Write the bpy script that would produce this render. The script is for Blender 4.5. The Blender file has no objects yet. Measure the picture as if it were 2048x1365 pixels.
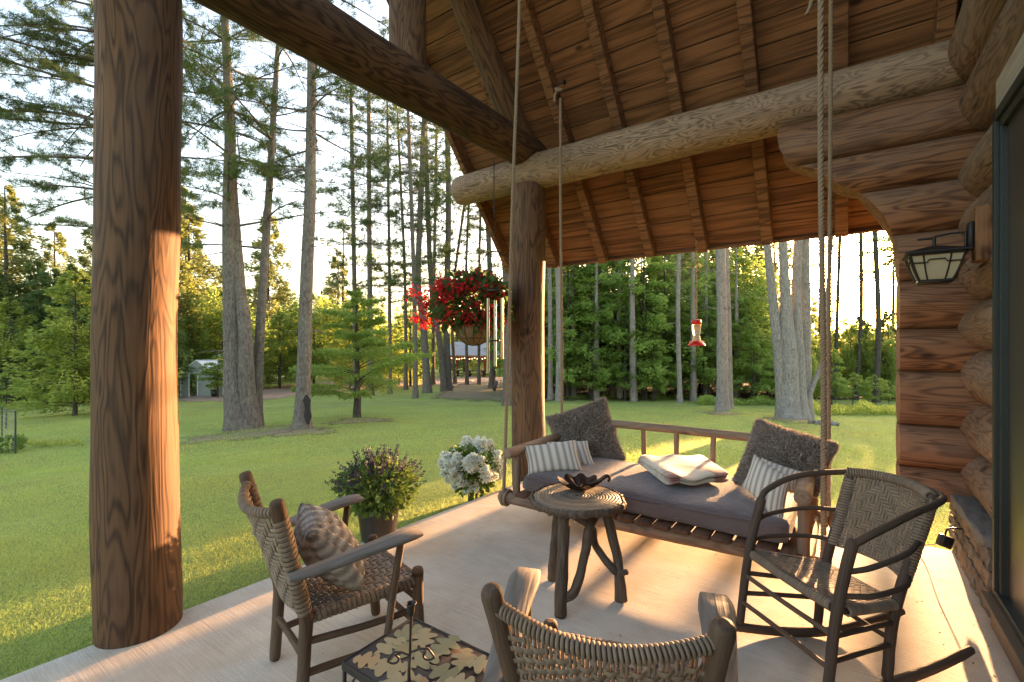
import bpy, math, random
import numpy as np
from mathutils import Vector, Matrix
C = bpy.context
SC = C.scene
COL = SC.collection
rng = np.random.default_rng(7)
random.seed(7)
R_ = math.radians

# ---------------------------------------------------------------- camera
FPX, CXP, HVP, CAMH = 942.0, 1024.0, 693.0, 1.6
YAW = math.atan(666 / 942)
FW = np.array([-math.sin(YAW), math.cos(YAW), 0.0])
RT = np.array([math.cos(YAW), math.sin(YAW), 0.0])
cam = bpy.data.cameras.new('camera')
cam.lens = 36 * FPX / 2048
cam.sensor_width = 36
cam.clip_start = 0.02
cam.clip_end = 2000
cam.shift_y = (HVP - 682.5) / 2048
cam_o = bpy.data.objects.new('camera', cam)
COL.objects.link(cam_o)
cam_o.location = (0, 0, CAMH)
cam_o.rotation_euler = (math.pi / 2, 0, YAW)
SC.camera = cam_o

# ---------------------------------------------------------------- light
SUN_AZ = math.atan2(1.2645, 0.0565)       # direction towards the sun, measured from +X
SUN_EL = R_(6.1)
world = bpy.data.worlds.new('World')
SC.world = world
world.use_nodes = True
wn = world.node_tree
bg = wn.nodes['Background']
sky = wn.nodes.new('ShaderNodeTexSky')
sky.sky_type = 'NISHITA'
sky.sun_disc = False
sky.sun_elevation = SUN_EL
sky.sun_rotation = math.pi / 2 - SUN_AZ
sky.air_density = 1.0
sky.dust_density = 3.5
sky.ozone_density = 1.0
wn.links.new(sky.outputs['Color'], bg.inputs['Color'])
bg.inputs['Strength'].default_value = 0.15
sun = bpy.data.lights.new('sun', 'SUN')
sun.energy = 4.3
sun.angle = R_(0.5)
sun.color = (1.0, 0.58, 0.27)
sun_o = bpy.data.objects.new('sun', sun)
COL.objects.link(sun_o)
sd = Vector((math.cos(SUN_AZ) * math.cos(SUN_EL), math.sin(SUN_AZ) * math.cos(SUN_EL), math.sin(SUN_EL)))
sun_o.rotation_euler = sd.to_track_quat('Z', 'Y').to_euler()
sun_o.location = (0, 30, 12)
vs = SC.view_settings
vs.view_transform = 'Standard'
vs.look = 'None'
vs.exposure = 3.2
vs.gamma = 1.0
vs.use_white_balance = True
vs.white_balance_temperature = 6900
vs.white_balance_tint = 17
vs.use_curve_mapping = False
SC.cycles.max_bounces = 8
SC.cycles.transparent_max_bounces = 8
SC.cycles.use_denoising = True
SC.cycles.sample_clamp_indirect = 6

# ---------------------------------------------------------------- places
def at(u, v, d=None, z=None, X=None, Y=None):
    D = FW + (u - CXP) / FPX * RT
    if z is not None: d = (CAMH - z) * FPX / (v - HVP)
    elif X is not None: d = X / D[0]
    elif Y is not None: d = Y / D[1]
    P = D * d
    P[2] = CAMH - (v - HVP) / FPX * d
    return P

def gz(x, y):
    s = max(0.0, math.hypot(x, y) - 4.0)
    z = -0.09 - 0.058 * min(s, 26) - 0.02 * max(0, min(s - 26, 120))
    a = max(0.0, min(1.0, (s - 2) / 6))
    return z + a * (0.05 * math.sin(x * .31 + 1) * math.cos(y * .27) + 0.03 * math.sin(x * .7 + y * .5))

def atg(u, v, dmax=200):
    lo, hi = 2.0, dmax
    for _ in range(50):
        m = (lo + hi) / 2
        P = at(u, v, d=m)
        if P[2] > gz(P[0], P[1]): lo = m
        else: hi = m
    P = at(u, v, d=lo)
    P[2] = gz(P[0], P[1])
    return P

def depth(P): return float(np.dot(np.asarray(P)[:3], FW))
def gat(u, d):
    P = at(u, 700, d=d); P[2] = gz(P[0], P[1]); return P

# ---------------------------------------------------------------- materials
class NT:
    def __init__(s, name):
        s.m = bpy.data.materials.new(name); s.m.use_nodes = True
        s.t = s.m.node_tree; s.b = s.t.nodes['Principled BSDF']; s.out = s.t.nodes['Material Output']
    def n(s, typ, **k):
        nd = s.t.nodes.new('ShaderNode' + typ)
        for a, v in k.items():
            if a.startswith('i_'):
                key = a[2:]
                key = int(key) if key.isdigit() else key.replace('_', ' ')
                nd.inputs[key].default_value = v
            else: setattr(nd, a, v)
        return nd
    def l(s, a, b): s.t.links.new(a, b)
    def math(s, op, a, b=None, c=None):
        nd = s.n('Math', operation=op)
        for i, x in enumerate((a, b, c)):
            if x is None: continue
            if isinstance(x, (int, float)): nd.inputs[i].default_value = x
            else: s.l(x, nd.inputs[i])
        return nd.outputs[0]
    def ramp(s, fac, stops):
        nd = s.n('ValToRGB'); e = nd.color_ramp.elements
        while len(e) < len(stops): e.new(0.5)
        for el, (p, c) in zip(e, stops):
            el.position = p; el.color = tuple(c) + (1,) if len(c) == 3 else c
        s.l(fac, nd.inputs[0]); return nd.outputs[0]
    def mix(s, fac, a, b, mode='MIX'):
        nd = s.n('Mix', data_type='RGBA', blend_type=mode)
        for i, x in ((0, fac), (6, a), (7, b)):
            if isinstance(x, (int, float)): nd.inputs[i].default_value = x
            elif isinstance(x, tuple): nd.inputs[i].default_value = x + (1,)
            else: s.l(x, nd.inputs[i])
        return nd.outputs[2]
    def noise(s, vec, scale, detail=3, rough=.55, dist=0.0):
        nd = s.n('TexNoise', i_Scale=scale, i_Detail=detail, i_Roughness=rough, i_Distortion=dist)
        if vec is not None: s.l(vec, nd.inputs['Vector'])
        return nd.outputs['Fac']
    def map(s, vec, sc, loc=(0, 0, 0), rot=(0, 0, 0)):
        nd = s.n('Mapping'); nd.inputs['Scale'].default_value = sc
        nd.inputs['Location'].default_value = loc; nd.inputs['Rotation'].default_value = rot
        s.l(vec, nd.inputs['Vector']); return nd.outputs[0]
    def bump(s, h, strength=.4, dist=.01, prev=None):
        nd = s.n('Bump', i_Strength=strength, i_Distance=dist)
        s.l(h, nd.inputs['Height'])
        if prev is not None: s.l(prev, nd.inputs['Normal'])
        s.l(nd.outputs[0], s.b.inputs['Normal']); return nd.outputs[0]
    def col(s, c):
        if isinstance(c, tuple): s.b.inputs['Base Color'].default_value = c + (1,)
        else: s.l(c, s.b.inputs['Base Color'])
    def rough(s, r): s.b.inputs['Roughness'].default_value = r
    def spec(s, r): s.b.inputs['Specular IOR Level'].default_value = r
    def gc(s): return s.n('Attribute', attribute_name='gc').outputs['Vector']

def wood(name, dark, light, grey=None, rings=1.0, stretch=.12, K=42, contrast=1.0, fine=1.0, bump=.35, rough=.75, greyamt=.5, knots=True, checks=0.0):
    m = NT(name); g = m.gc()
    v = m.map(g, (1, 1, stretch))
    n = m.noise(v, 3.2 * rings, 2, .45, .5)
    s1 = m.math('SINE', m.math('MULTIPLY', n, K * 3.2))
    s1 = m.math('MULTIPLY_ADD', s1, .5, .5)
    s1 = m.math('POWER', s1, 1.8)
    vf = m.map(g, (1, 1, .035))
    nf = m.noise(vf, 90 * fine, 3, .6)
    big = m.noise(m.map(g, (1, 1, .45)), 2.2, 3, .6)
    fac = m.math('ADD', m.math('MULTIPLY', s1, .55 * contrast), m.math('MULTIPLY_ADD', nf, .9, -.35))
    c = m.ramp(fac, [(0.0, light), (.9, dark)])
    c = m.mix(m.ramp(big, [(.25, (0, 0, 0)), (.75, (1, 1, 1))]), c, m.mix(.55, c, dark), 'MIX')
    if grey:
        gn = m.noise(m.map(g, (1, 1, .25), (3, 1, 7)), 3.5, 4, .6)
        c = m.mix(m.math('MULTIPLY', m.ramp(gn, [(.38, (0, 0, 0)), (.65, (1, 1, 1))]), greyamt), c, grey)
    if knots:
        vn = m.n('TexVoronoi', i_Scale=2.6); m.l(m.map(g, (1, 1, .5)), vn.inputs['Vector'])
        k = m.ramp(vn.outputs['Distance'], [(.035, (1, 1, 1)), (.09, (0, 0, 0))])
        c = m.mix(m.math('MULTIPLY', k, .8), c, tuple(x * .35 for x in dark))
    h = m.math('ADD', m.math('MULTIPLY', s1, .4), nf)
    if checks:
        cn = m.noise(m.map(g, (1, 1, .045), (9, 2, 4)), 9.0, 2, .5)
        ck = m.ramp(m.math('ABSOLUTE', m.math('SUBTRACT', cn, .52)), [(0.002, (1, 1, 1)), (.007, (0, 0, 0))])
        gate = m.ramp(m.noise(m.map(g, (1, 1, .4), (2, 8, 1)), 2.5, 2, .5), [(.54, (0, 0, 0)), (.60, (1, 1, 1))])
        ck = m.math('MULTIPLY', m.math('MULTIPLY', ck, gate), checks)
        c = m.mix(ck, c, tuple(x * .18 for x in dark)); h = m.math('SUBTRACT', h, m.math('MULTIPLY', ck, 3.0))
    m.col(c); m.rough(rough); m.spec(.25)
    m.bump(h, bump, .004)
    return m.m

def simple(name, c, rough=.6, metal=0, var=0.0, scale=20, bump=0, spec=.4):
    m = NT(name)
    if var or bump:
        tc = m.n('TexCoord').outputs['Object']
        n = m.noise(tc, scale, 4, .6)
        if var: m.col(m.mix(n, tuple(x * (1 - var) for x in c), tuple(min(1, x * (1 + var)) for x in c)))
        else: m.col(c)
        if bump: m.bump(n, bump, .01)
    else: m.col(c)
    m.rough(rough); m.b.inputs['Metallic'].default_value = metal; m.spec(spec)
    return m.m

def leafmat(name, c1, c2, trans=.35, scale=.8, rough=.6, tint=None):
    m = NT(name)
    geo = m.n('NewGeometry'); oi = m.n('ObjectInfo')
    n = m.noise(geo.outputs['Position'], scale, 2, .6)
    rp = geo.outputs['Random Per Island']
    f = m.math('ADD', m.math('MULTIPLY', rp, .55), m.math('MULTIPLY', n, .6))
    f = m.math('ADD', f, m.math('MULTIPLY_ADD', oi.outputs['Random'], .5, -.3))
    c = m.ramp(f, [(.15, c1), (.95, c2)])
    m.col(c); m.rough(rough); m.spec(.25)
    tr = m.n('BsdfTranslucent'); m.l(m.mix(.5, c, tint or tuple(min(1, x * 1.5) for x in c2)), tr.inputs['Color'])
    mx = m.n('MixShader'); mx.inputs[0].default_value = trans
    m.l(m.b.outputs[0], mx.inputs[1]); m.l(tr.outputs[0], mx.inputs[2]); m.l(mx.outputs[0], m.out.inputs['Surface'])
    return m.m

M = {}
M['post'] = wood('post_wood', (.028, .012, .006), (.20, .095, .040), (.11, .073, .052), 2.3, .13, 22, 1.05, .7, .5, greyamt=.30, checks=1.0)
M['log'] = wood('log_wood', (.075, .042, .024), (.30, .18, .105), (.25, .195, .15), 2.6, .16, 20, 1.15, .8, .45, greyamt=.4, checks=1.0)
M['wall_log'] = wood('wall_log_wood', (.060, .022, .009), (.33, .148, .066), (.25, .165, .115), 2.4, .13, 19, 1.15, .8, .4, greyamt=.38, checks=.9)
M['beam'] = wood('beam_wood', (.11, .062, .036), (.44, .275, .165), (.34, .23, .155), 3.2, .20, 23, 1.3, .8, .4, greyamt=.30, checks=.8)
M['darkbeam'] = wood('dark_beam_wood', (.026, .012, .006), (.145, .070, .033), None, 2.6, .16, 18, 1.2, .8, .4, checks=1.0)
M['board'] = wood('roof_board_wood', (.045, .016, .006), (.33, .135, .055), None, 2.0, .05, 11, .8, .8, .3)
M['rafter'] = wood('rafter_wood', (.050, .019, .008), (.30, .130, .056), None, 2.8, .08, 12, 1.1, 1.0, .3)
M['chairwood'] = wood('chair_stick_wood', (.035, .018, .010), (.155, .082, .043), (.13, .090, .065), 4, .10, 20, .6, 1.6, .5, greyamt=.5)
M['rockwood'] = wood('rocker_stick_wood', (.028, .016, .010), (.11, .062, .039), (.10, .072, .055), 4, .10, 20, .6, 1.6, .5, greyamt=.5)
M['armwood'] = wood('arm_board_wood', (.07, .052, .04), (.22, .18, .145), (.20, .175, .155), 3, .06, 24, .8, 1.5, .5, greyamt=.5)
M['swing'] = wood('swing_log_wood', (.075, .042, .024), (.31, .185, .11), (.27, .21, .165), 2.2, .12, 26, .7, 1.2, .4, greyamt=.5)
M['slat'] = wood('slat_wood', (.05, .022, .012), (.17, .08, .045), None, 2, .1, 20, .6, 1, .3)
M['stump'] = wood('branch_bark', (.035, .021, .014), (.155, .100, .064), (.14, .10, .077), 3, .12, 26, .8, .5, 1.0, greyamt=.5)
M['strip'] = wood('woven_strip', (.11, .072, .048), (.35, .255, .18), (.28, .225, .18), 6, .08, 14, .5, 1.5, .3, greyamt=.4, knots=False)
M['reed'] = wood('reed', (.085, .052, .033), (.30, .205, .135), (.22, .17, .13), 6, .08, 14, .4, 1.5, .3, greyamt=.4, knots=False)
M['wrapstrip'] = wood('wrapping_strip', (.09, .055, .034), (.26, .165, .10), (.22, .18, .145), 5, .08, 14, .5, 1.5, .3, greyamt=.4, knots=False)
M['plank_pale'] = wood('pale_plank', (.20, .155, .11), (.40, .33, .25), None, 1.5, .08, 30, .6, 1, .3)
M['rope'] = simple('rope_fibre', (.28, .19, .12), .9, 0, .35, 90, .5, .1)
M['iron'] = simple('dark_iron', (.045, .036, .030), .5, .6, .4, 60, .3)
M['blackmetal'] = simple('black_metal', (.030, .024, .020), .5, .4)
M['bronze'] = simple('bronze_leaf', (.075, .040, .026), .38, .75, .4, 30, .2)
M['aluminium'] = simple('satin_tube', (.40, .35, .28), .3, .9)
M['greenframe'] = simple('green_door_frame', (.020, .025, .021), .5, 0, .2, 8)
M['sill'] = simple('door_sill_paint', (.115, .085, .055), .6, 0, .25, 12, .15)
M['plasticblack'] = simple('black_plastic', (.018, .017, .016), .4)
M['trunk'] = None

def bark(name, dark, light, lichen, la=.35):
    m = NT(name); tc = m.n('TexCoord').outputs['Object']
    v = m.map(tc, (1, 1, .28))
    n1 = m.noise(v, 22, 5, .65, .3); n2 = m.noise(tc, 3, 3, .6)
    vo = m.n('TexVoronoi', i_Scale=30, feature='DISTANCE_TO_EDGE'); m.l(v, vo.inputs['Vector'])
    cr = m.ramp(vo.outputs['Distance'], [(0, (0, 0, 0)), (.16, (1, 1, 1))])
    c = m.ramp(n1, [(.3, dark), (.7, light)])
    c = m.mix(m.math('MULTIPLY', m.ramp(n2, [(.5, (0, 0, 0)), (.68, (1, 1, 1))]), la), c, lichen)
    c = m.mix(.30, c, m.mix(1.0, c, cr, 'MULTIPLY'))
    m.col(c); m.rough(.9); m.spec(.15)
    m.bump(m.math('ADD', m.math('MULTIPLY', cr, .8), n1), .8, .03)
    return m.m
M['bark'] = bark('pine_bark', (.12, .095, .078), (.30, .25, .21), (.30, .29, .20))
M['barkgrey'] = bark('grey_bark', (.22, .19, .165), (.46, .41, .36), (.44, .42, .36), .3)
M['barkdark'] = bark('dark_bark', (.05, .042, .034), (.15, .125, .10), (.13, .14, .09), .4)  # darkest of the bark tones, also on stems and picnic tables

M['pine'] = leafmat('pine_needles', (.035, .065, .018), (.13, .185, .045), .3)
M['pinefar'] = leafmat('far_pine_needles', (.07, .105, .032), (.24, .27, .085), .4)
M['hemlock'] = leafmat('hemlock_sprays', (.11, .19, .038), (.32, .44, .10), .5)
M['broad'] = leafmat('broad_leaves', (.11, .18, .035), (.32, .41, .095), .5)
M['yellowleaf'] = leafmat('yellow_green_leaves', (.15, .21, .035), (.40, .44, .09), .5)
M['larch'] = leafmat('larch_sprays', (.10, .16, .03), (.27, .36, .075), .5)
M['darkleaf'] = leafmat('dark_leaves', (.055, .10, .033), (.17, .24, .070), .45)
M['potleaf'] = leafmat('pot_plant_leaves', (.05, .10, .018), (.15, .22, .045), .35, 12)
M['purple'] = leafmat('purple_flowers', (.035, .020, .045), (.10, .055, .13), .2, 12)
M['hydleaf'] = leafmat('hydrangea_leaves', (.06, .12, .02), (.16, .24, .05), .35, 12)
M['white'] = leafmat('white_petals', (.76, .75, .62), (.93, .92, .84), .35, 12)
M['redpetal'] = leafmat('red_petals', (.36, .010, .014), (.66, .030, .030), .35, 12)
M['begleaf'] = leafmat('begonia_leaves', (.035, .070, .018), (.13, .19, .045), .35, 12)
M['grassblade'] = leafmat('grass_blades', (.22, .28, .068), (.46, .52, .155), .45, .9)
def grass_patches(mt):
    nt = mt.node_tree; rp = [n for n in nt.nodes if n.type == 'VALTORGB'][0]; geo = [n for n in nt.nodes if n.type == 'NEW_GEOMETRY'][0]
    n1 = nt.nodes.new('ShaderNodeTexNoise'); n1.inputs['Scale'].default_value = .55; n1.inputs['Detail'].default_value = 5; n1.inputs['Roughness'].default_value = .65
    r2 = nt.nodes.new('ShaderNodeValToRGB'); e = r2.color_ramp.elements
    e[0].position = .40; e[0].color = (1.12, .86, .72, 1); e[1].position = .62; e[1].color = (.80, 1.0, .78, 1); x = e.new(.50); x.color = (1, 1, 1, 1)
    mx = nt.nodes.new('ShaderNodeMix'); mx.data_type = 'RGBA'; mx.blend_type = 'MULTIPLY'; mx.inputs[0].default_value = 1
    nt.links.new(geo.outputs['Position'], n1.inputs['Vector']); nt.links.new(n1.outputs['Fac'], r2.inputs[0]); nt.links.new(rp.outputs[0], mx.inputs[6]); nt.links.new(r2.outputs[0], mx.inputs[7])
    nt.links.new(mx.outputs[2], nt.nodes['Principled BSDF'].inputs['Base Color'])
grass_patches(M['grassblade'])

# ---------------------------------------------------------------- mesh building
OFF = {}
SIZE = 1.0       # the swing and what lies on it were measured at 1/1.05 of their true size
def sized(V):
    return V if SIZE == 1.0 else np.asarray(V, float) * SIZE + np.array([0, 0, CAMH * (1 - SIZE)])
def empty(name, loc, rz=0, rot=None):
    o = bpy.data.objects.new(name, None); COL.objects.link(o); o.location = loc
    o.rotation_euler = rot or (0, 0, rz); o.empty_display_size = .1
    return o
def tag(o, label=None, cat=None, group=None, kind=None):
    if label: o['label'] = label
    if cat: o['category'] = cat
    if group: o['group'] = group
    if kind: o['kind'] = kind
    return o
def thing(name, label, cat, loc=(0, 0, 0), rz=0, group=None, world=True, rot=None):
    if world: loc = sized(np.array([float(x) for x in loc]))
    o = empty(name, tuple(float(x) for x in loc), rz, rot); tag(o, label, cat, group)
    if world: OFF[o.name] = np.array([float(x) for x in loc])
    return o

def frames(P):
    P = np.asarray(P, float); n = len(P)
    T = np.zeros_like(P); T[1:-1] = P[2:] - P[:-2]; T[0] = P[1] - P[0]; T[-1] = P[-1] - P[-2]
    T /= np.linalg.norm(T, axis=1)[:, None] + 1e-12
    a = np.array([0, 0, 1.0]) if abs(T[0][2]) < .8 else np.array([1.0, 0, 0])
    N = np.zeros_like(P); N[0] = np.cross(T[0], a); N[0] /= np.linalg.norm(N[0])
    for i in range(1, n):
        v = N[i - 1] - T[i] * np.dot(N[i - 1], T[i]); N[i] = v / (np.linalg.norm(v) + 1e-12)
    return T, N, np.cross(T, N)

def spline(pts, n=24):
    P = np.asarray(pts, float)
    if len(P) < 3:
        t = np.linspace(0, 1, n)[:, None]; return P[0] * (1 - t) + P[-1] * t
    Q = np.vstack([2 * P[0] - P[1], P, 2 * P[-1] - P[-2]])
    out = []
    segs = len(P) - 1
    for t in np.linspace(0, segs, n):
        i = min(int(t), segs - 1); u = t - i
        p0, p1, p2, p3 = Q[i], Q[i + 1], Q[i + 2], Q[i + 3]
        out.append(.5 * ((2 * p1) + (-p0 + p2) * u + (2 * p0 - 5 * p1 + 4 * p2 - p3) * u * u + (-p0 + 3 * p1 - 3 * p2 + p3) * u ** 3))
    return np.array(out)

class MB:
    def __init__(s): s.V = []; s.G = []; s.Q = []; s.T = []; s.n = 0
    def add(s, V, Q=None, T=None, G=None):
        V = np.asarray(V, float).reshape(-1, 3)
        s.V.append(V); s.G.append(V if G is None else np.asarray(G, float).reshape(-1, 3))
        if Q is not None and len(Q): s.Q.append(np.asarray(Q, int).reshape(-1, 4) + s.n)
        if T is not None and len(T): s.T.append(np.asarray(T, int).reshape(-1, 3) + s.n)
        s.n += len(V)
    def tube(s, P, R, seg=12, cap=True, rough=0., dome=0., flat=None, smoothn=None, ang0=0.0):
        if smoothn: P = spline(P, smoothn)
        P = np.asarray(P, float); n = len(P)
        R = np.interp(np.linspace(0, 1, n), np.linspace(0, 1, len(R)), R) if np.ndim(R) else np.full(n, float(R))
        if dome > 0:   # rounded ends
            T0 = P[1] - P[0]; T0 = T0 / np.linalg.norm(T0); T1 = P[-1] - P[-2]; T1 = T1 / np.linalg.norm(T1)
            k = np.array([0, .12, .45, 1.0])
            pre = [P[0] + T0 * R[0] * dome * x for x in k[:-1]]; prr = [R[0] * x for x in (.45, .78, .94)]
            post = [P[-1] - T1 * R[-1] * dome * x for x in k[:-1]][::-1]; por = [R[-1] * x for x in (.45, .78, .94)][::-1]
            inner = slice(1, -1) if n > 2 else slice(0, 0)
            mids = [P[0] + T0 * R[0] * dome] + list(P[inner]) + [P[-1] - T1 * R[-1] * dome]
            mr = [R[0]] + list(R[inner]) + [R[-1]]
            P = np.array(pre + mids + post); R = np.array(prr + mr + por); n = len(P)
        T, N, B = frames(P)
        L = np.concatenate([[0], np.cumsum(np.linalg.norm(np.diff(P, axis=0), axis=1))])
        a = np.linspace(0, 2 * math.pi, seg, endpoint=False) + ang0
        ca, sa = np.cos(a), np.sin(a)
        rr = R[:, None] * np.ones(seg)[None]
        if rough:
            ph = rng.uniform(0, 6.28, 6); ls = rng.uniform(.7, 1.6, 3)
            Lr = L[:, None] / (R.mean() * 6 + 1e-6)
            rr = rr * (1 + rough * (.5 * np.sin(Lr * ls[0] * 2 + ph[0] + a[None]) + .3 * np.sin(2 * a[None] + ph[1] + Lr * 3 * ls[1]) + .3 * np.sin(3 * a[None] + ph[2] - Lr * 5 * ls[2]) + .2 * np.sin(5 * a[None] + Lr * 7 + ph[3])))
        fx, fy = flat or (1, 1)
        V = P[:, None] + N[:, None] * (rr * ca[None] * fx)[..., None] + B[:, None] * (rr * sa[None] * fy)[..., None]
        off = rng.uniform(-50, 50, 3)
        G = np.stack([rr * ca[None], rr * sa[None], np.repeat(L[:, None], seg, 1)], -1) + off
        i = np.arange(n - 1)[:, None]; j = np.arange(seg)[None]; j2 = (j + 1) % seg
        Q = np.stack([i * seg + j, i * seg + j2, (i + 1) * seg + j2, (i + 1) * seg + j], -1).reshape(-1, 4)
        s.add(V, Q, None, G)
        if cap:
            for e, sgn in ((0, 1), (n - 1, -1)):
                c = P[e]; ring = V[e]
                VV = np.vstack([ring, c[None]]); jj = np.arange(seg)
                Tt = np.stack([jj, np.full(seg, seg), (jj + 1) % seg], -1) if sgn > 0 else np.stack([jj, (jj + 1) % seg, np.full(seg, seg)], -1)
                GG = np.vstack([G[e], (off + np.array([0, 0, L[e]]))[None]])
                s.add(VV, None, Tt, GG)
    def box(s, c, size, rot=None, ch=.004, axis=None):
        c = np.asarray(c, float); h = np.asarray(size, float) / 2; ch = min(ch, h.min() * .9)
        V = []
        for sx in (-1, 1):
            for sy in (-1, 1):
                for sz in (-1, 1):
                    S = np.array([sx, sy, sz])
                    for k in range(3):
                        p = S * (h - ch); p[k] = S[k] * h[k]; V.append(p)
        V = np.array(V)
        def vi(sx, sy, sz, k): return ((sx > 0) * 4 + (sy > 0) * 2 + (sz > 0)) * 3 + k
        Q = []; T = []
        for k in range(3):
            o = [x for x in range(3) if x != k]
            for sg in (-1, 1):
                f = []
                for a_, b_ in ((-1, -1), (1, -1), (1, 1), (-1, 1)):
                    S = [0, 0, 0]; S[k] = sg; S[o[0]] = a_; S[o[1]] = b_; f.append(vi(*S, k))
                if (sg > 0) == (k == 1): f = f[::-1]
                Q.append(f)
        for k in range(3):
            o = [x for x in range(3) if x != k]
            for a_ in (-1, 1):
                for b_ in (-1, 1):
                    f = []
                    for t, kk in ((-1, o[0]), (1, o[0]), (1, o[1]), (-1, o[1])):
                        S = [0, 0, 0]; S[k] = t; S[o[0]] = a_; S[o[1]] = b_; f.append(vi(*S, kk))
                    Q.append(f)
        for sx in (-1, 1):
            for sy in (-1, 1):
                for sz in (-1, 1): T.append([vi(sx, sy, sz, k) for k in range(3)])
        Qa = np.array(Q); Ta = np.array(T)
        for arr in (Qa, Ta):   # make outward
            for r in arr:
                p = V[r]; nn = np.cross(p[1] - p[0], p[2] - p[0])
                if np.dot(nn, p.mean(0)) < 0: r[:] = r[::-1]
        ax = int(np.argmax(size)) if axis is None else axis
        order = [x for x in range(3) if x != ax] + [ax]
        G = V[:, order] + rng.uniform(-50, 50, 3)
        if rot is not None: V = V @ np.asarray(rot).T
        s.add(V + c, Qa, Ta, G)
    def beam(s, p0, p1, w, h, up=(0, 0, 1), ch=.006, segs=1):
        """square timber from p0 to p1, w across, h along up"""
        p0 = np.asarray(p0, float); p1 = np.asarray(p1, float); z = p1 - p0; L = np.linalg.norm(z); z /= L
        up = np.asarray(up, float); y = up - z * np.dot(up, z); y /= np.linalg.norm(y); x = np.cross(y, z)
        s.box((p0 + p1) / 2, (w, h, L), np.stack([x, y, z], 1), ch, 2)
    def lathe(s, prof, c=(0, 0, 0), seg=24, rot=None):
        pr_ = np.asarray(prof, float); n = len(pr_); a = np.linspace(0, 2 * math.pi, seg, endpoint=False)
        V = np.stack([pr_[:, 0:1] * np.cos(a), pr_[:, 0:1] * np.sin(a), np.repeat(pr_[:, 1:2], seg, 1)], -1).reshape(-1, 3)
        i = np.arange(n - 1)[:, None]; j = np.arange(seg)[None]; j2 = (j + 1) % seg
        Q = np.stack([i * seg + j, i * seg + j2, (i + 1) * seg + j2, (i + 1) * seg + j], -1).reshape(-1, 4)
        G = V.copy()
        if rot is not None: V = V @ np.asarray(rot).T
        s.add(V + np.asarray(c), Q, None, G)
    def grid(s, F, closed=False):
        F = np.asarray(F, float); a, b = F.shape[:2]
        i = np.arange(a - 1)[:, None]; j = np.arange(b if closed else b - 1)[None]; j2 = (j + 1) % b
        Q = np.stack([i * b + j, i * b + j2, (i + 1) * b + j2, (i + 1) * b + j], -1).reshape(-1, 4)
        s.add(F.reshape(-1, 3), Q)
    def quads(s, Cn, D, S, l, w, fold=0.):
        """leaf diamonds: centre base Cn, direction D, side S"""
        n = len(Cn); l = np.broadcast_to(l, n)[:, None]; w = np.broadcast_to(w, n)[:, None]
        V = np.stack([Cn, Cn + D * l * .45 + S * w * .5, Cn + D * l, Cn + D * l * .45 - S * w * .5], 1)
        s.add(V.reshape(-1, 3), np.arange(n * 4).reshape(-1, 4))
    def tris(s, Cn, D, S, l, w):
        n = len(Cn); l = np.broadcast_to(l, n)[:, None]; w = np.broadcast_to(w, n)[:, None]
        V = np.stack([Cn - S * w * .5, Cn + S * w * .5, Cn + D * l], 1)
        s.add(V.reshape(-1, 3), None, np.arange(n * 3).reshape(-1, 3))
    def mesh(s, name, off=None):
        V = np.concatenate(s.V); G = np.concatenate(s.G)
        if off is not None: V = sized(V) - off
        me = bpy.data.meshes.new(name)
        Q = np.concatenate(s.Q) if s.Q else np.zeros((0, 4), int)
        T = np.concatenate(s.T) if s.T else np.zeros((0, 3), int)
        me.vertices.add(len(V)); me.vertices.foreach_set('co', V.astype(np.float32).ravel())
        nl = Q.size + T.size; me.loops.add(nl)
        me.loops.foreach_set('vertex_index', np.concatenate([Q.ravel(), T.ravel()]).astype(np.int32))
        st = np.concatenate([np.arange(len(Q)) * 4, Q.size + np.arange(len(T)) * 3]).astype(np.int32)
        me.polygons.add(len(st)); me.polygons.foreach_set('loop_start', st)
        me.polygons.foreach_set('loop_total', np.concatenate([np.full(len(Q), 4), np.full(len(T), 3)]).astype(np.int32))
        at_ = me.attributes.new('gc', 'FLOAT_VECTOR', 'POINT'); at_.data.foreach_set('vector', G.astype(np.float32).ravel())
        me.update(calc_edges=True)
        return me
    def build(s, name, mat, parent=None, smooth=True, label=None, kind=None):
        off = OFF.get(parent.name) if parent is not None else None
        me = s.mesh(name, off); me.materials.append(mat)
        me.polygons.foreach_set('use_smooth', np.full(len(me.polygons), smooth))
        o = bpy.data.objects.new(name, me); COL.objects.link(o)
        if parent is not None:
            o.parent = parent
            if off is not None: OFF[o.name] = off
        if label: o['label'] = label
        if kind: o['kind'] = kind
        return o

def unit(v): return v / (np.linalg.norm(v, axis=-1, keepdims=True) + 1e-9)
def randdir(n): return unit(rng.normal(size=(n, 3)))
def perp(D): return unit(np.cross(D, randdir(len(D))))

# ================================================================ GROUND
def structure(o): o['kind'] = 'structure'; return o
lawn_m = NT('lawn_ground')
tcg = lawn_m.n('NewGeometry').outputs['Position']
n1 = lawn_m.noise(tcg, .35, 4, .6); n2 = lawn_m.noise(tcg, 7, 4, .65); n3 = lawn_m.noise(lawn_m.map(tcg, (1, 1, 1)), 60, 3, .7)
nst = lawn_m.noise(lawn_m.map(tcg, (2.2, .12, 1), (0, 0, 0), (0, 0, .35)), 1.2, 2, .5)
f = lawn_m.math('ADD', lawn_m.math('MULTIPLY', n1, .6), lawn_m.math('MULTIPLY', n2, .35))
f = lawn_m.math('ADD', f, lawn_m.math('MULTIPLY', nst, .25))
c = lawn_m.ramp(f, [(.36, (.26, .23, .10)), (.50, (.24, .28, .085)), (.62, (.27, .33, .095)), (.80, (.36, .42, .13))])
c = lawn_m.mix(.5, c, lawn_m.mix(1.0, c, lawn_m.ramp(n3, [(.3, (.3, .3, .3)), (.7, (1.6, 1.6, 1.4))]), 'MULTIPLY'))
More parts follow.
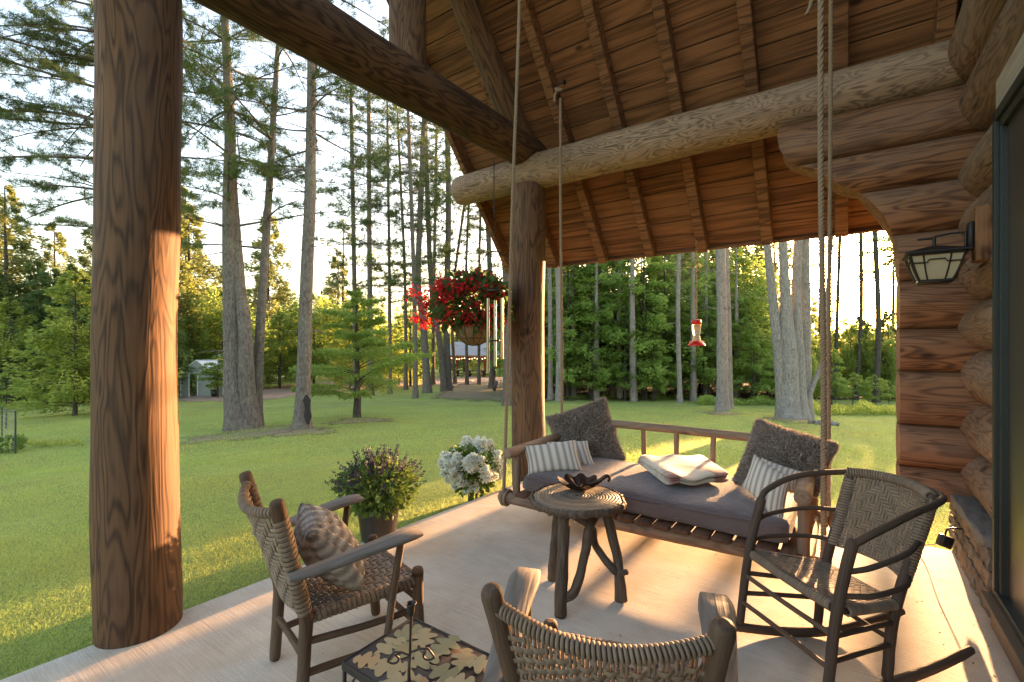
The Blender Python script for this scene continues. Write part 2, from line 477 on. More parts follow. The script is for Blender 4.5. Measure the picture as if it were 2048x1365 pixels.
lawn_m.col(c); lawn_m.rough(.9); lawn_m.spec(.1)
lawn_m.bump(lawn_m.math('ADD', n3, n2), .9, .04)
mb = MB()
rs = np.concatenate([np.linspace(0, 12, 40), np.geomspace(12.4, 700, 70)])
th = np.linspace(0, 2 * math.pi, 181)
GRD = np.array([[(r * math.cos(t), r * math.sin(t), gz(r * math.cos(t), r * math.sin(t))) for t in th] for r in rs])
mb.grid(GRD)
lawn = structure(mb.build('lawn', lawn_m.m))

def patch(name, lower, upper, mat, lift=.02, nu=60, nv=10):
    """sheet on the ground between two pixel polylines"""
    lu, lv = zip(*lower); uu, uv = zip(*upper)
    F = []
    for i in range(nu):
        t = i / (nu - 1); row = []
        a = lu[0] + t * (lu[-1] - lu[0]); b = uu[0] + t * (uu[-1] - uu[0])
        A = atg(a, np.interp(a, lu, lv) + 1.2 * math.sin(i * .9)); B = atg(b, np.interp(b, uu, uv) + .8 * math.sin(i * 1.3))
        for j in range(nv):
            P = A + (B - A) * j / (nv - 1); P[2] = gz(P[0], P[1]) + lift; row.append(P)
        F.append(row)
    F = np.array(F); ii, jj = np.meshgrid(np.linspace(0, 1, nu), np.linspace(0, 1, nv), indexing='ij')
    m_ = MB(); m_.grid(F); e_ = np.minimum(np.minimum(ii, 1 - ii) * 8, np.minimum(jj, 1 - jj) * 3.2).clip(0, 1); m_.G[-1] = np.stack([e_, e_, e_], -1).reshape(-1, 3)
    return structure(m_.build(name, mat))
def ragged(m, scale, hard=.12):
    '''litter thins out raggedly at its edge'''
    g = m.n('SeparateXYZ'); m.l(m.gc(), g.inputs[0]); p = m.n('NewGeometry').outputs['Position']
    a = m.math('ADD', g.outputs[0], m.math('MULTIPLY_ADD', m.noise(p, scale, 4, .7), 1.1, -.62))
    a = m.ramp(a, [(.12, (0, 0, 0)), (.12 + hard, (1, 1, 1))]); tr = m.n('BsdfTransparent'); mx = m.n('MixShader')
    m.l(a, mx.inputs[0]); m.l(tr.outputs[0], mx.inputs[1]); m.l(m.b.outputs[0], mx.inputs[2]); m.l(mx.outputs[0], m.out.inputs['Surface'])
mul = NT('wood_mulch'); tcm = mul.n('NewGeometry').outputs['Position']
nm = mul.noise(tcm, 9, 5, .7); nm2 = mul.noise(tcm, .8, 3, .5)
mul.col(mul.mix(nm2, mul.ramp(nm, [(.3, (.17, .10, .07)), (.7, (.42, .29, .22))]), mul.ramp(nm, [(.3, (.14, .11, .06)), (.7, (.36, .27, .2))])))
mul.rough(.95); mul.bump(nm, .8, .05); ragged(mul, 1.3)
patch('mulch_path', [(340, 806), (460, 806), (560, 799), (640, 792), (760, 778), (860, 775), (1100, 772)], [(340, 788), (450, 783), (560, 771), (700, 760), (860, 754), (1100, 752)], mul.m)
nee = NT('fallen_needles'); tn = nee.n('NewGeometry').outputs['Position']
nn_ = nee.noise(tn, 12, 5, .7); nn2 = nee.noise(tn, 1.1, 3, .5)
nee.col(nee.mix(nee.ramp(nn2, [(.4, (0, 0, 0)), (.6, (1, 1, 1))]), nee.ramp(nn_, [(.3, (.12, .075, .045)), (.7, (.27, .18, .12))]), nee.ramp(nn_, [(.3, (.09, .10, .03)), (.7, (.22, .2, .08))])))
nee.rough(.95); nee.bump(nn_, .8, .03); ragged(nee, 2.2, .3)
patch('needle_path', [(845, 800), (920, 806), (1000, 810), (1080, 806), (1240, 800)], [(880, 779), (930, 766), (1000, 762), (1080, 780), (1240, 787)], nee.m, .028)
# forest floor: litter ring under the woods, coloured dark for the ground shade
def ringpatch(name, u0, u1, v0, d1, mat, lift, n=60):
    F = []
    for i in range(n):
        u = u0 + (u1 - u0) * i / (n - 1); A = atg(u, v0 + 2 * math.sin(i * .7)); B = gat(u, d1); row = []
        for j in range(24):
            P = A + (B - A) * (j / 23) ** 1.5; P[2] = gz(P[0], P[1]) + lift; row.append(P)
        F.append(row)
    m_ = MB(); m_.grid(np.array(F)); return structure(m_.build(name, mat))
ff = simple('forest_litter', (.06, .042, .026), .95, 0, .5, 6, .6, .1)
ringpatch('forest_floor', 1085, 1990, 799, 120, ff, .06)
ringpatch('forest_floor', -160, 345, 806, 120, ff, .06)

# ================================================================ PATIO SLAB
con = NT('broomed_concrete'); tp = con.n('NewGeometry').outputs['Position']
big = con.noise(tp, .9, 4, .6); med = con.noise(tp, 5, 4, .6); fin = con.noise(tp, 120, 3, .7)
br = con.noise(con.map(tp, (2.2, 95, 1)), 1.6, 3, .6)
cc = con.ramp(con.math('ADD', con.math('MULTIPLY', big, .6), con.math('MULTIPLY', med, .4)), [(.3, (.45, .37, .285)), (.5, (.60, .505, .40)), (.72, (.67, .585, .48))])
cc = con.mix(.35, cc, con.mix(1.0, cc, con.ramp(fin, [(.3, (.5, .5, .5)), (.7, (1.3, 1.3, 1.3))]), 'MULTIPLY'))
cc = con.mix(.28, cc, con.mix(1.0, cc, con.ramp(br, [(.35, (.5, .46, .42)), (.6, (1.15, 1.15, 1.15))]), 'MULTIPLY'))
st = con.noise(con.map(tp, (1, 1, 1), (7, 3, 0)), 1.7, 3, .6)
cc = con.mix(con.math('MULTIPLY', con.ramp(st, [(.50, (0, 0, 0)), (.64, (1, 1, 1))]), .40), cc, (.44, .31, .215))
con.col(cc); con.rough(.78); con.spec(.3)
con.bump(con.math('ADD', con.math('MULTIPLY', br, 1.1), con.math('MULTIPLY', fin, .3)), .55, .004)
mb = MB()
slab_xy = [(-3.40, -1.5), (-3.31, .6), (-3.14, 4.44), (-3.12, 5.22), (.8, 5.0), (.8, -1.5)]
n = len(slab_xy)
top = [(x, y, 0) for x, y in slab_xy]
inner = [(x + (.012 if x < 0 else -.012), y + (.012 if y < 0 else -.012), 0) for x, y in slab_xy]
Vv = inner + [(x, y, -.012) for x, y in slab_xy] + [(x, y, -.35) for x, y in slab_xy]
Qs = []
for k in (0, 1):
    for i in range(n):
        j = (i + 1) % n; Qs.append([k * n + i, (k + 1) * n + i, (k + 1) * n + j, k * n + j])
mb.add(Vv, Qs, [[0, 5, 1], [1, 5, 2], [2, 5, 3], [3, 5, 4]])
structure(mb.build('patio', con.m, smooth=False))

# ================================================================ LOG HOUSE
house = thing('log_house', 'log cabin with timbered porch roof, peeled log posts and round log corner', 'house', (.65, 4.6, 0))
X0, X1 = -4.36, 1.7
SL = 1.2; CS = 1 / math.sqrt(1 + SL * SL); SN = SL * CS
RIDGEY, RIDGEZ = 2.98, 4.0 + SL * (5.0 - 2.98)
EAVEY = 6.05
def rp(s, side=1, lift=0.0):     # point on the rafter underside, s metres below the ridge along the slope
    y = RIDGEY + side * s * CS; z = RIDGEZ - s * SN
    return np.array([0, y + side * lift * SN, z + lift * CS])
# posts
def post(x, y, r, z1, ang):
    m_ = MB(); zz = np.linspace(-.25, z1, 26)
    m_.tube([(x + .012 * math.sin(z * 1.3 + ang), y + .01 * math.cos(z * 1.7 + ang), z) for z in zz], r * (1 + .02 * np.sin(zz * 2 + ang)), 40, True, .028)
    return m_.build('log_post', M['post'], house)
post(-3.30, .965, .198, 3.86, 1.0)
post(-3.28, 5.00, .212, 3.62, 2.0)
# tie beam, plate beam, king post, gable timbers
mb = MB(); yy = np.linspace(-.6, 5.16, 24)
mb.tube([(-3.30 + .004 * (y - .6), y, 3.99 + .012 * y) for y in yy], [.245, .22, .20], 36, True, .03)
tie = mb.build('tie_beam', M['darkbeam'], house)
mb = MB(); xx = np.linspace(-4.46, .85, 26)
mb.tube([(x, 5.0 + .01 * math.sin(x * 2), 3.785 + .012 * math.sin(x * 1.7)) for x in xx], [.198, .214, .216, .205, .20], 40, True, .03, dome=.35)
mb.build('plate_log', M['beam'], house)
mb = MB(); mb.tube([(-3.29, 2.99, 4.05), (-3.29, 2.99, 4.9), (-3.29, 2.99, 6.3)], .17, 32, True, .03, smoothn=14)
mb.build('king_post', M['post'], house)
for sg in (1, -1):
    mb = MB()
    a = np.array([-3.28, 2.98 + sg * .30, 5.75]); b = np.array([-3.26, 2.98 + sg * 1.84, 4.12])
    mb.tube([a, (a + b) / 2, b], [.14, .145, .15], 30, True, .03, smoothn=16)
    mb.build('gable_log', M['post'], house)
roof = MB()
LTOP = (EAVEY - RIDGEY) / CS
def sheet(side, s1, lift, thick, mat, name, parent, xa=X0, xb=X1):
    m_ = MB()
    m_.beam(rp(0, side, lift) + [xa, 0, 0], rp(0, side, lift) + [xb, 0, 0], .1, .1)
    return m_
# outer shingle sheet (the roof itself)
mb = MB()
def slopebox(m_, x0, x1, s0, s1, l0, l1, side=1, ch=.003):
    c_ = (rp((s0 + s1) / 2, side, (l0 + l1) / 2)); c_[0] = (x0 + x1) / 2
    z_ = unit(rp(1, side) - rp(0, side)); y_ = unit(rp(0, side, 1) - rp(0, side, 0)); x_ = np.cross(y_, z_)
    m_.box(c_, (abs(x1 - x0), abs(l1 - l0), abs(s1 - s0)), np.stack([x_, y_, z_], 1), ch, 0)
NEARL = 0.9  # near slope, out of view, cut short to let light under the roof
slopebox(mb, X0 - .03, X1, -.05, LTOP + .03, .185, .225)
slopebox(mb, X0 - .03, X1, -.05, NEARL, .185, .225, -1)
roofo = mb.build('porch_roof', simple('roof_shingles', (.09, .085, .08), .85, 0, .3, 10, .4), house, False)
# boards, each a piece
RFD = .155
def boards(side, L):
    s = -.0; k = 0
    while s < L - .01:
        w = min(.20, L - s)
        xs = [X0]
        if rng.random() < .55: xs.append(float(rng.choice([-3.5, -2.74, -2.075, -1.423, -.722, -.029])) )
        xs.append(X1)
        for a, b in zip(xs[:-1], xs[1:]):
            m_ = MB(); lf = RFD + rng.uniform(0, .006)
            slopebox(m_, a + .0015, b - .0015, s + .004, s + w - .004, lf, lf + .024, side, .005)
            m_.build('roof_board', M['board'], roofo, False)
        s += w; k += 1
boards(1, LTOP); boards(-1, NEARL)
RX = [-4.31, -3.5, -2.74, -2.075, -1.423, -.722, -.029, .64, 1.3]
for i, x in enumerate(RX):
    for side, L in ((1, LTOP), (-1, NEARL)):
        m_ = MB(); w = .112 if i else .08; L2 = L - .012 + rng.uniform(-.01, .01)
        j = rng.uniform(-.008, .008)
        slopebox(m_, x - w / 2, x + w / 2, .02 if side > 0 else .13, L2, (.0 if i else -.03) + j * .3, RFD - .001, side, .008)
        m_.build('rafter', M['rafter'], roofo, False)
mb = MB(); slopebox(mb, X0 - .01, X1, LTOP + .002, LTOP + .028, .10, .20); mb.build('eave_fascia', M['rafter'], roofo, False)
mb = MB(); slopebox(mb, X0 - .028, X0 - .003, -.02, LTOP, .02, .20); slopebox(mb, X0 - .028, X0 - .003, -.02, NEARL, .02, .20, -1); mb.build('barge_board', M['darkbeam'], roofo, False)

# stub wall of logs with the curved corbel end
bounds = [.40, .64, .97, 1.40, 1.74, 2.12, 2.50, 2.88, 3.21, 3.59]
prof_z = [.3, 2.15, 2.42, 2.58, 2.71, 2.88, 2.96, 3.13, 3.17, 3.22, 3.35, 3.48, 3.59]
prof_x = [.355, .355, .34, .29, .22, .10, -.04, -.21, -.28, -.39, -.475, -.497, -.49]
def logX(z0, z1, xr, yc, seg=30):
    zc = (z0 + z1) / 2; h = (z1 - z0) / 2 + .012; w = .20 + rng.uniform(-.01, .012)
    m_ = MB(); nn = 22; a = np.linspace(0, 2 * math.pi, seg, endpoint=False)
    ca, sa = np.cos(a), np.sin(a)
    cy = np.sign(ca) * np.abs(ca) ** .8 * w; cz = np.sign(sa) * np.abs(sa) ** .85 * h
    ph = rng.uniform(0, 6, 3); F = []
    off = rng.uniform(-50, 50, 3); Gg = []
    for i in range(nn):
        t = i / (nn - 1)
        zz = zc + cz
        xl = np.interp(zz, prof_z, prof_x)
        x = xl + (xr - xl) * t
        q = 1 + .02 * np.sin(x * 5 + ph[0] + a) + .012 * np.sin(x * 11 + ph[1] + 2 * a)
        if i == 0: q = q * .965
        F.append(np.stack([x, yc + cy * q, zz], -1)); Gg.append(np.stack([cy, cz, x], -1) + off)
    F = np.array(F); i = np.arange(nn - 1)[:, None]; j = np.arange(seg)[None]; j2 = (j + 1) % seg
    Q = np.stack([i * seg + j, i * seg + j2, (i + 1) * seg + j2, (i + 1) * seg + j], -1).reshape(-1, 4)[:, ::-1]
    m_.add(F, Q, None, np.array(Gg))
    ring = F[0]; c_ = ring.mean(0)[None]; jj = np.arange(seg)
    m_.add(np.vstack([ring, c_]), None, np.stack([jj, (jj + 1) % seg, np.full(seg, seg)], -1), np.vstack([Gg[0], off[None]]))
    return m_.build('wall_log', M['wall_log'], house)
for z0, z1 in zip(bounds[:-1], bounds[1:]): logX(z0, z1, 1.0, 5.0)
# logs of the door wall, running away along the wall, cut at the door opening
DOORY = 3.86
yb = [.47, .60 + .28, 1.22, 1.58, 1.90, 2.25, 2.60, 2.93, 3.24]
yb = [.46, .80, 1.18, 1.57, 1.93, 2.31, 2.69, 3.05]
def logY(z0, z1, ya, ybk, xc=.915, rw=.205):
    m_ = MB(); zc = (z0 + z1) / 2; h = (z1 - z0) / 2 + .02
    P = [(xc + .008 * math.sin(y * 3 + zc), y, zc) for y in np.linspace(ya, ybk, 14)]
    m_.tube(P, (h + rw) / 2, 34, True, .03, dome=.25, flat=(rw * 2 / (h + rw), h * 2 / (h + rw)))
    return m_.build('wall_log', M['log'], house)
for z0, z1 in zip(yb[:-1], yb[1:]):
    logY(z0, z1, DOORY + rng.uniform(-.02, .03), 5.5)
logY(3.22, 3.60, -3.0, 5.5, .90, .20)
logY(3.60, 4.06, -3.0, 5.5, .86, .22)
logY(4.06, 4.44, -3.0, 5.3, .92, .20)
# gable wall boards above
mb = MB()
for i, y in enumerate(np.arange(.9, 5.0, .22)):
    z1 = RIDGEZ - SL * abs(y - RIDGEY) + .08
    if z1 < 4.35: continue
    mbb = MB(); mbb.box((1.0, y, (4.25 + z1) / 2), (.03, .212, z1 - 4.25), None, .005, 2); mbb.build('gable_board', M['plank_pale'], house, False)
# interior wall behind the door so nothing is see-through
mb = MB(); mb.box((1.25, 1.2, 2.0), (.04, 7.6, 4.4), None, .004, 1); mb.build('room_wall', simple('dark_interior', (.03, .026, .022), .8), house, False)
# stone pier under the corner
stm = NT('stone'); ts = stm.n('TexCoord').outputs['Object']; oi = stm.n('ObjectInfo').outputs['Random']
ns = stm.noise(ts, 14, 5, .7)
cs_ = stm.ramp(oi, [(0, (.10, .085, .07)), (.35, (.20, .15, .10)), (.6, (.14, .125, .11)), (.85, (.24, .16, .10)), (1, (.09, .085, .08))])
stm.col(stm.mix(1.0, cs_, stm.ramp(ns, [(.3, (.5, .5, .5)), (.7, (1.5, 1.45, 1.4))]), 'MULTIPLY')); stm.rough(.85); stm.bump(ns, .8, .02)
def rough_box(m_, c_, sz, jit, sub=4):
    V = []; 
    for ax in range(3):
        for sg in (-1, 1):
            o = [k for k in range(3) if k != ax]
            F = np.zeros((sub + 1, sub + 1, 3))
            for i in range(sub + 1):
                for j in range(sub + 1):
                    p = np.zeros(3); p[ax] = sg; p[o[0]] = -1 + 2 * i / sub; p[o[1]] = -1 + 2 * j / sub
                    q = p * np.array(sz) / 2
                    e = sum(abs(abs(p[k]) - 1) < 1e-6 for k in range(3))
                    q *= 1 - .035 * (e - 1)
                    hsh = np.sin(np.array([q[0] * 71 + q[1] * 37 + q[2] * 53, q[1] * 67 + q[2] * 41 + q[0] * 29, q[2] * 59 + q[0] * 83 + q[1] * 31]) + c_[1] * 40 + c_[2] * 17)
                    F[i, j] = np.array(c_) + q + hsh * jit
            if (sg > 0) == (ax == 1): F = F[::-1]
            m_.grid(F)
pier_m = MB(); pier_m.box((.95, 4.52, .14), (.46, 1.22, .66), None, .01); pier = pier_m.build('stone_pier', simple('mortar', (.22, .20, .17), .95, 0, .3, 30, .5), house, False)
zs_ = 0.0
for row, hh in enumerate((.165, .115, .145)):
    y = 3.88 - .03
    k = 0
    while y < 5.12:
        w = rng.uniform(.22, .42)
        w = min(w, 5.14 - y)
        m_ = MB(); rough_box(m_, (.72, y + w / 2, zs_ + hh / 2), (.07, w - .016, hh - .014), .006); m_.build('stone', stm.m, pier, False)
        y += w
    for x, w in ((.805, .16), (.99, .19)):
        m_ = MB(); rough_box(m_, (x, 3.87, zs_ + hh / 2), (w - .014, .07, hh - .014), .006); m_.build('stone', stm.m, pier, False)
    zs_ += hh
m_ = MB(); rough_box(m_, (.90, 4.50, .455), (.50, 1.36, .065), .004, 10)
m_.build('cap_stone', simple('cap_stone', (.16, .15, .135), .7, 0, .35, 18, .5), house, False)
# door: threshold, frame, screen
DX = .70
door = MB()
door.box((DX + .03, 1.9, 1.52), (.02, 3.62, 2.6), None, .002, 2)
scr = NT('dark_screen'); td = scr.n('TexCoord').outputs['Object']
scr.col(scr.mix(scr.noise(scr.map(td, (1, 3, .3)), 1.2, 3), (.035, .030, .025), (.060, .052, .044))); scr.rough(.35); scr.spec(.4)
dro = door.build('door', scr.m, house, False)
for (ya, yb_, za, zb, xo, wd) in ((3.675, 3.72, .20, 2.90, .0, .05), (3.63, 3.67, .24, 2.85, .012, .04), (-.4, 3.70, 2.85, 2.90, .0, .05), (-.4, 3.655, 2.80, 2.845, .012, .04), (-.4, 3.70, .20, .245, .0, .05)):
    m_ = MB(); m_.box((DX + xo, (ya + yb_) / 2, (za + zb) / 2), (wd, yb_ - ya, zb - za), None, .004, 2 if zb - za > 1 else 1); m_.build('door_frame', M['greenframe'], dro, False)
m_ = MB(); m_.box((DX + .02, 1.68, .10), (.09, 4.16, .18), None, .006, 1); m_.build('threshold', M['sill'], dro, False)
m_ = MB(); m_.box((DX - .01, 1.68, .197), (.12, 4.14, .016), None, .004, 1); m_.build('sill_plate', M['sill'], dro, False)
m_ = MB(); m_.box((DX + .03, 1.66, 3.01), (.06, 4.24, .20), None, .006, 1); m_.build('door_header', M['plank_pale'], house, False)
m_ = MB(); m_.box((DX + .055, 3.80, 1.55), (.05, .10, 2.72), None, .004, 2); m_.build('door_casing', M['darkbeam'], house, False)
m_ = MB(); m_.box((.70, 4.10, 2.30), (.08, .12, .34), None, .006, 2); m_.build('lantern_block', M['wall_log'], house, False)
# ================================================================ PORCH THINGS
def plank(m_, P, W, Tk, up=(0, 0, 1), tilt=None):
    """board lofted along P with widths W, thickness Tk, rounded section"""
    P = np.asarray(P, float); n = len(P); W = np.interp(np.linspace(0, 1, n), np.linspace(0, 1, len(W)), W)
    T, _, _ = frames(P); up = np.asarray(up, float); F = []; Gg = []
    L = np.concatenate([[0], np.cumsum(np.linalg.norm(np.diff(P, axis=0), axis=1))]); off = rng.uniform(-50, 50, 3)
    for i in range(n):
        x = np.cross(T[i], up); x /= np.linalg.norm(x); z = np.cross(x, T[i])
        h = Tk / 2; w = W[i] / 2; c_ = min(.006, w * .4)
        e = 1.0 if 0 < i < n - 1 else .75
        h2 = h * e
        sec = [(-w, -h2 + c_), (-w + c_, -h2), (w - c_, -h2), (w, -h2 + c_), (w, h2 - c_), (w - c_, h2), (-w + c_, h2), (-w, h2 - c_)]
        F.append([P[i] + x * a + z * b for a, b in sec]); Gg.append([(a + off[0], b + off[1], L[i] + off[2]) for a, b in sec])
    F = np.array(F); k = 8
    i = np.arange(n - 1)[:, None]; j = np.arange(k)[None]; j2 = (j + 1) % k
    Q = np.stack([i * k + j, i * k + j2, (i + 1) * k + j2, (i + 1) * k + j], -1).reshape(-1, 4)
    m_.add(F, Q[:, ::-1], None, np.array(Gg))
    for e in (0, n - 1):
        ring = F[e]; c_ = ring.mean(0)[None]; jj = np.arange(k)
        m_.add(np.vstack([ring, c_]), None, np.stack([jj, (jj + 1) % k, np.full(k, k)], -1), np.vstack([Gg[e], np.array(Gg[e]).mean(0)[None]]))

def ribbon(parent, name, P, Wd, N_, thick, mat):
    """flat strip following P, half-width vectors Wd, normals N_"""
    n = len(P); off = rng.uniform(-50, 50, 3)
    L = np.concatenate([[0], np.cumsum(np.linalg.norm(np.diff(P, axis=0), axis=1))])
    h = thick / 2
    F = np.stack([P - Wd, P - Wd * .55 + N_ * h, P + Wd * .55 + N_ * h, P + Wd, P + Wd * .5 - N_ * h, P - Wd * .5 - N_ * h], 1)
    wl = np.linalg.norm(Wd, axis=1)
    Gg = np.stack([np.stack([k * wl, np.zeros(n), L], -1) for k in (-1, -.55, .55, 1, .5, -.5)], 1) + off
    k = 6; i = np.arange(n - 1)[:, None]; j = np.arange(k)[None]; j2 = (j + 1) % k
    Q = np.stack([i * k + j, i * k + j2, (i + 1) * k + j2, (i + 1) * k + j], -1).reshape(-1, 4)
    m_ = MB(); m_.add(F, Q, None, Gg); return m_.build(name, mat, parent)

def weave(parent, S, nU, nV, matU, matV, amp, fU=.88, fV=.88, over=None, thick=.003, name='woven_strip', ext=(0, 1, 0, 1)):
    over = over or (lambda i, j: ((i - j) % 4) < 2)
    e = 1e-3
    def frame(u, v):
        p = S(u, v); du = (S(u + e, v) - S(u - e, v)) / (2 * e); dv = (S(u, v + e) - S(u, v - e)) / (2 * e)
        return p, du, dv, unit(np.cross(du, dv))
    for j in range(nV):
        v = (j + .5) / nV; us = [ext[0]]; hs = [0.]
        for i in range(nU):
            o = 1 if over(i, j) else -1
            us += [(i + .3) / nU, (i + .7) / nU]; hs += [o * amp, o * amp]
        us.append(ext[1]); hs.append(0.)
        fr = [frame(u, v) for u in us]; jt = rng.uniform(-.05, .05) / nV
        P = np.array([f_[0] + f_[3] * h for f_, h in zip(fr, hs)]); N_ = np.array([f_[3] for f_ in fr])
        Wd = np.array([f_[2] for f_ in fr]) / nV * .5 * fU * rng.uniform(.92, 1.04)
        ribbon(parent, name, P, Wd, N_, thick, matU)
    for i in range(nU):
        u = (i + .5) / nU; vs_ = [ext[2]]; hs = [0.]
        for j in range(nV):
            o = -1 if over(i, j) else 1
            vs_ += [(j + .3) / nV, (j + .7) / nV]; hs += [o * amp, o * amp]
        vs_.append(ext[3]); hs.append(0.)
        fr = [frame(u, v) for v in vs_]
        P = np.array([f_[0] + f_[3] * h for f_, h in zip(fr, hs)]); N_ = np.array([f_[3] for f_ in fr])
        Wd = np.array([f_[1] for f_ in fr]) / nU * .5 * fV * rng.uniform(.92, 1.04)
        ribbon(parent, name, P, Wd, N_, thick, matV)

def coil(m_, P, R, pitch, wr, seg=6, spt=14, flat=None):
    P = spline(P, 60); L = np.concatenate([[0], np.cumsum(np.linalg.norm(np.diff(P, axis=0), axis=1))])
    T, N, B = frames(P); turns = max(2, int(L[-1] / pitch)); n = turns * spt
    s_ = np.linspace(0, L[-1], n); a = np.linspace(0, turns * 2 * math.pi, n)
    ip = lambda A: np.stack([np.interp(s_, L, A[:, k]) for k in range(3)], -1)
    Rr = np.interp(s_, L, np.interp(np.linspace(0, 1, len(L)), np.linspace(0, 1, len(R)), R)) if np.ndim(R) else R
    Rr = (Rr * (1 + .03 * np.sin(np.repeat(rng.uniform(0, 6, turns), spt)[:n])))[:, None] if np.ndim(Rr) else Rr
    Q_ = ip(P) + (ip(N) * np.cos(a)[:, None] + ip(B) * np.sin(a)[:, None]) * Rr
    m_.tube(Q_, wr, seg, False, flat=flat)

def wrapstrip(m_, P, R, pitch, w, th=.0028, spt=14):
    P = spline(P, 60); L = np.concatenate([[0], np.cumsum(np.linalg.norm(np.diff(P, axis=0), axis=1))])
    T, N, B = frames(P); turns = max(2, int(L[-1] / pitch)); n = turns * spt
    s_ = np.linspace(0, L[-1], n); a = np.linspace(0, turns * 2 * math.pi, n)
    ip = lambda A: np.stack([np.interp(s_, L, A[:, k]) for k in range(3)], -1)
    rad_ = unit(ip(N) * np.cos(a)[:, None] + ip(B) * np.sin(a)[:, None]); Tn = unit(ip(T))
    jit = np.repeat(rng.uniform(0, .0018, turns), spt)[:n]
    Q_ = ip(P) + rad_ * (R + jit)[:, None]; h = th / 2
    F = np.stack([Q_ - Tn * w, Q_ - Tn * w * .6 + rad_ * h, Q_ + Tn * w * .6 + rad_ * h, Q_ + Tn * w, Q_ - rad_ * h], 1)
    off = rng.uniform(-50, 50, 3); Ls = np.cumsum(np.full(n, R * 2 * math.pi / spt))
    Gg = np.stack([np.stack([np.full(n, k * w), np.zeros(n), Ls], -1) for k in (-1, -.6, .6, 1, 0)], 1) + off
    k = 5; i = np.arange(n - 1)[:, None]; j = np.arange(k)[None]; j2 = (j + 1) % k
    m_.add(F, np.stack([i * k + j, i * k + j2, (i + 1) * k + j2, (i + 1) * k + j], -1).reshape(-1, 4), None, Gg)

def stick(parent, P, R, mat, name, seg=12, rough=.05, dome=.5, n=14):
    m_ = MB(); P = np.array(P, float)
    if len(P) == 2:
        mid = (P[0] + P[1]) / 2 + rng.normal(size=3) * .004; P = np.array([P[0], mid, P[1]])
    m_.tube(P, R, seg, True, rough, dome=dome, smoothn=n); return m_.build(name, mat, parent)

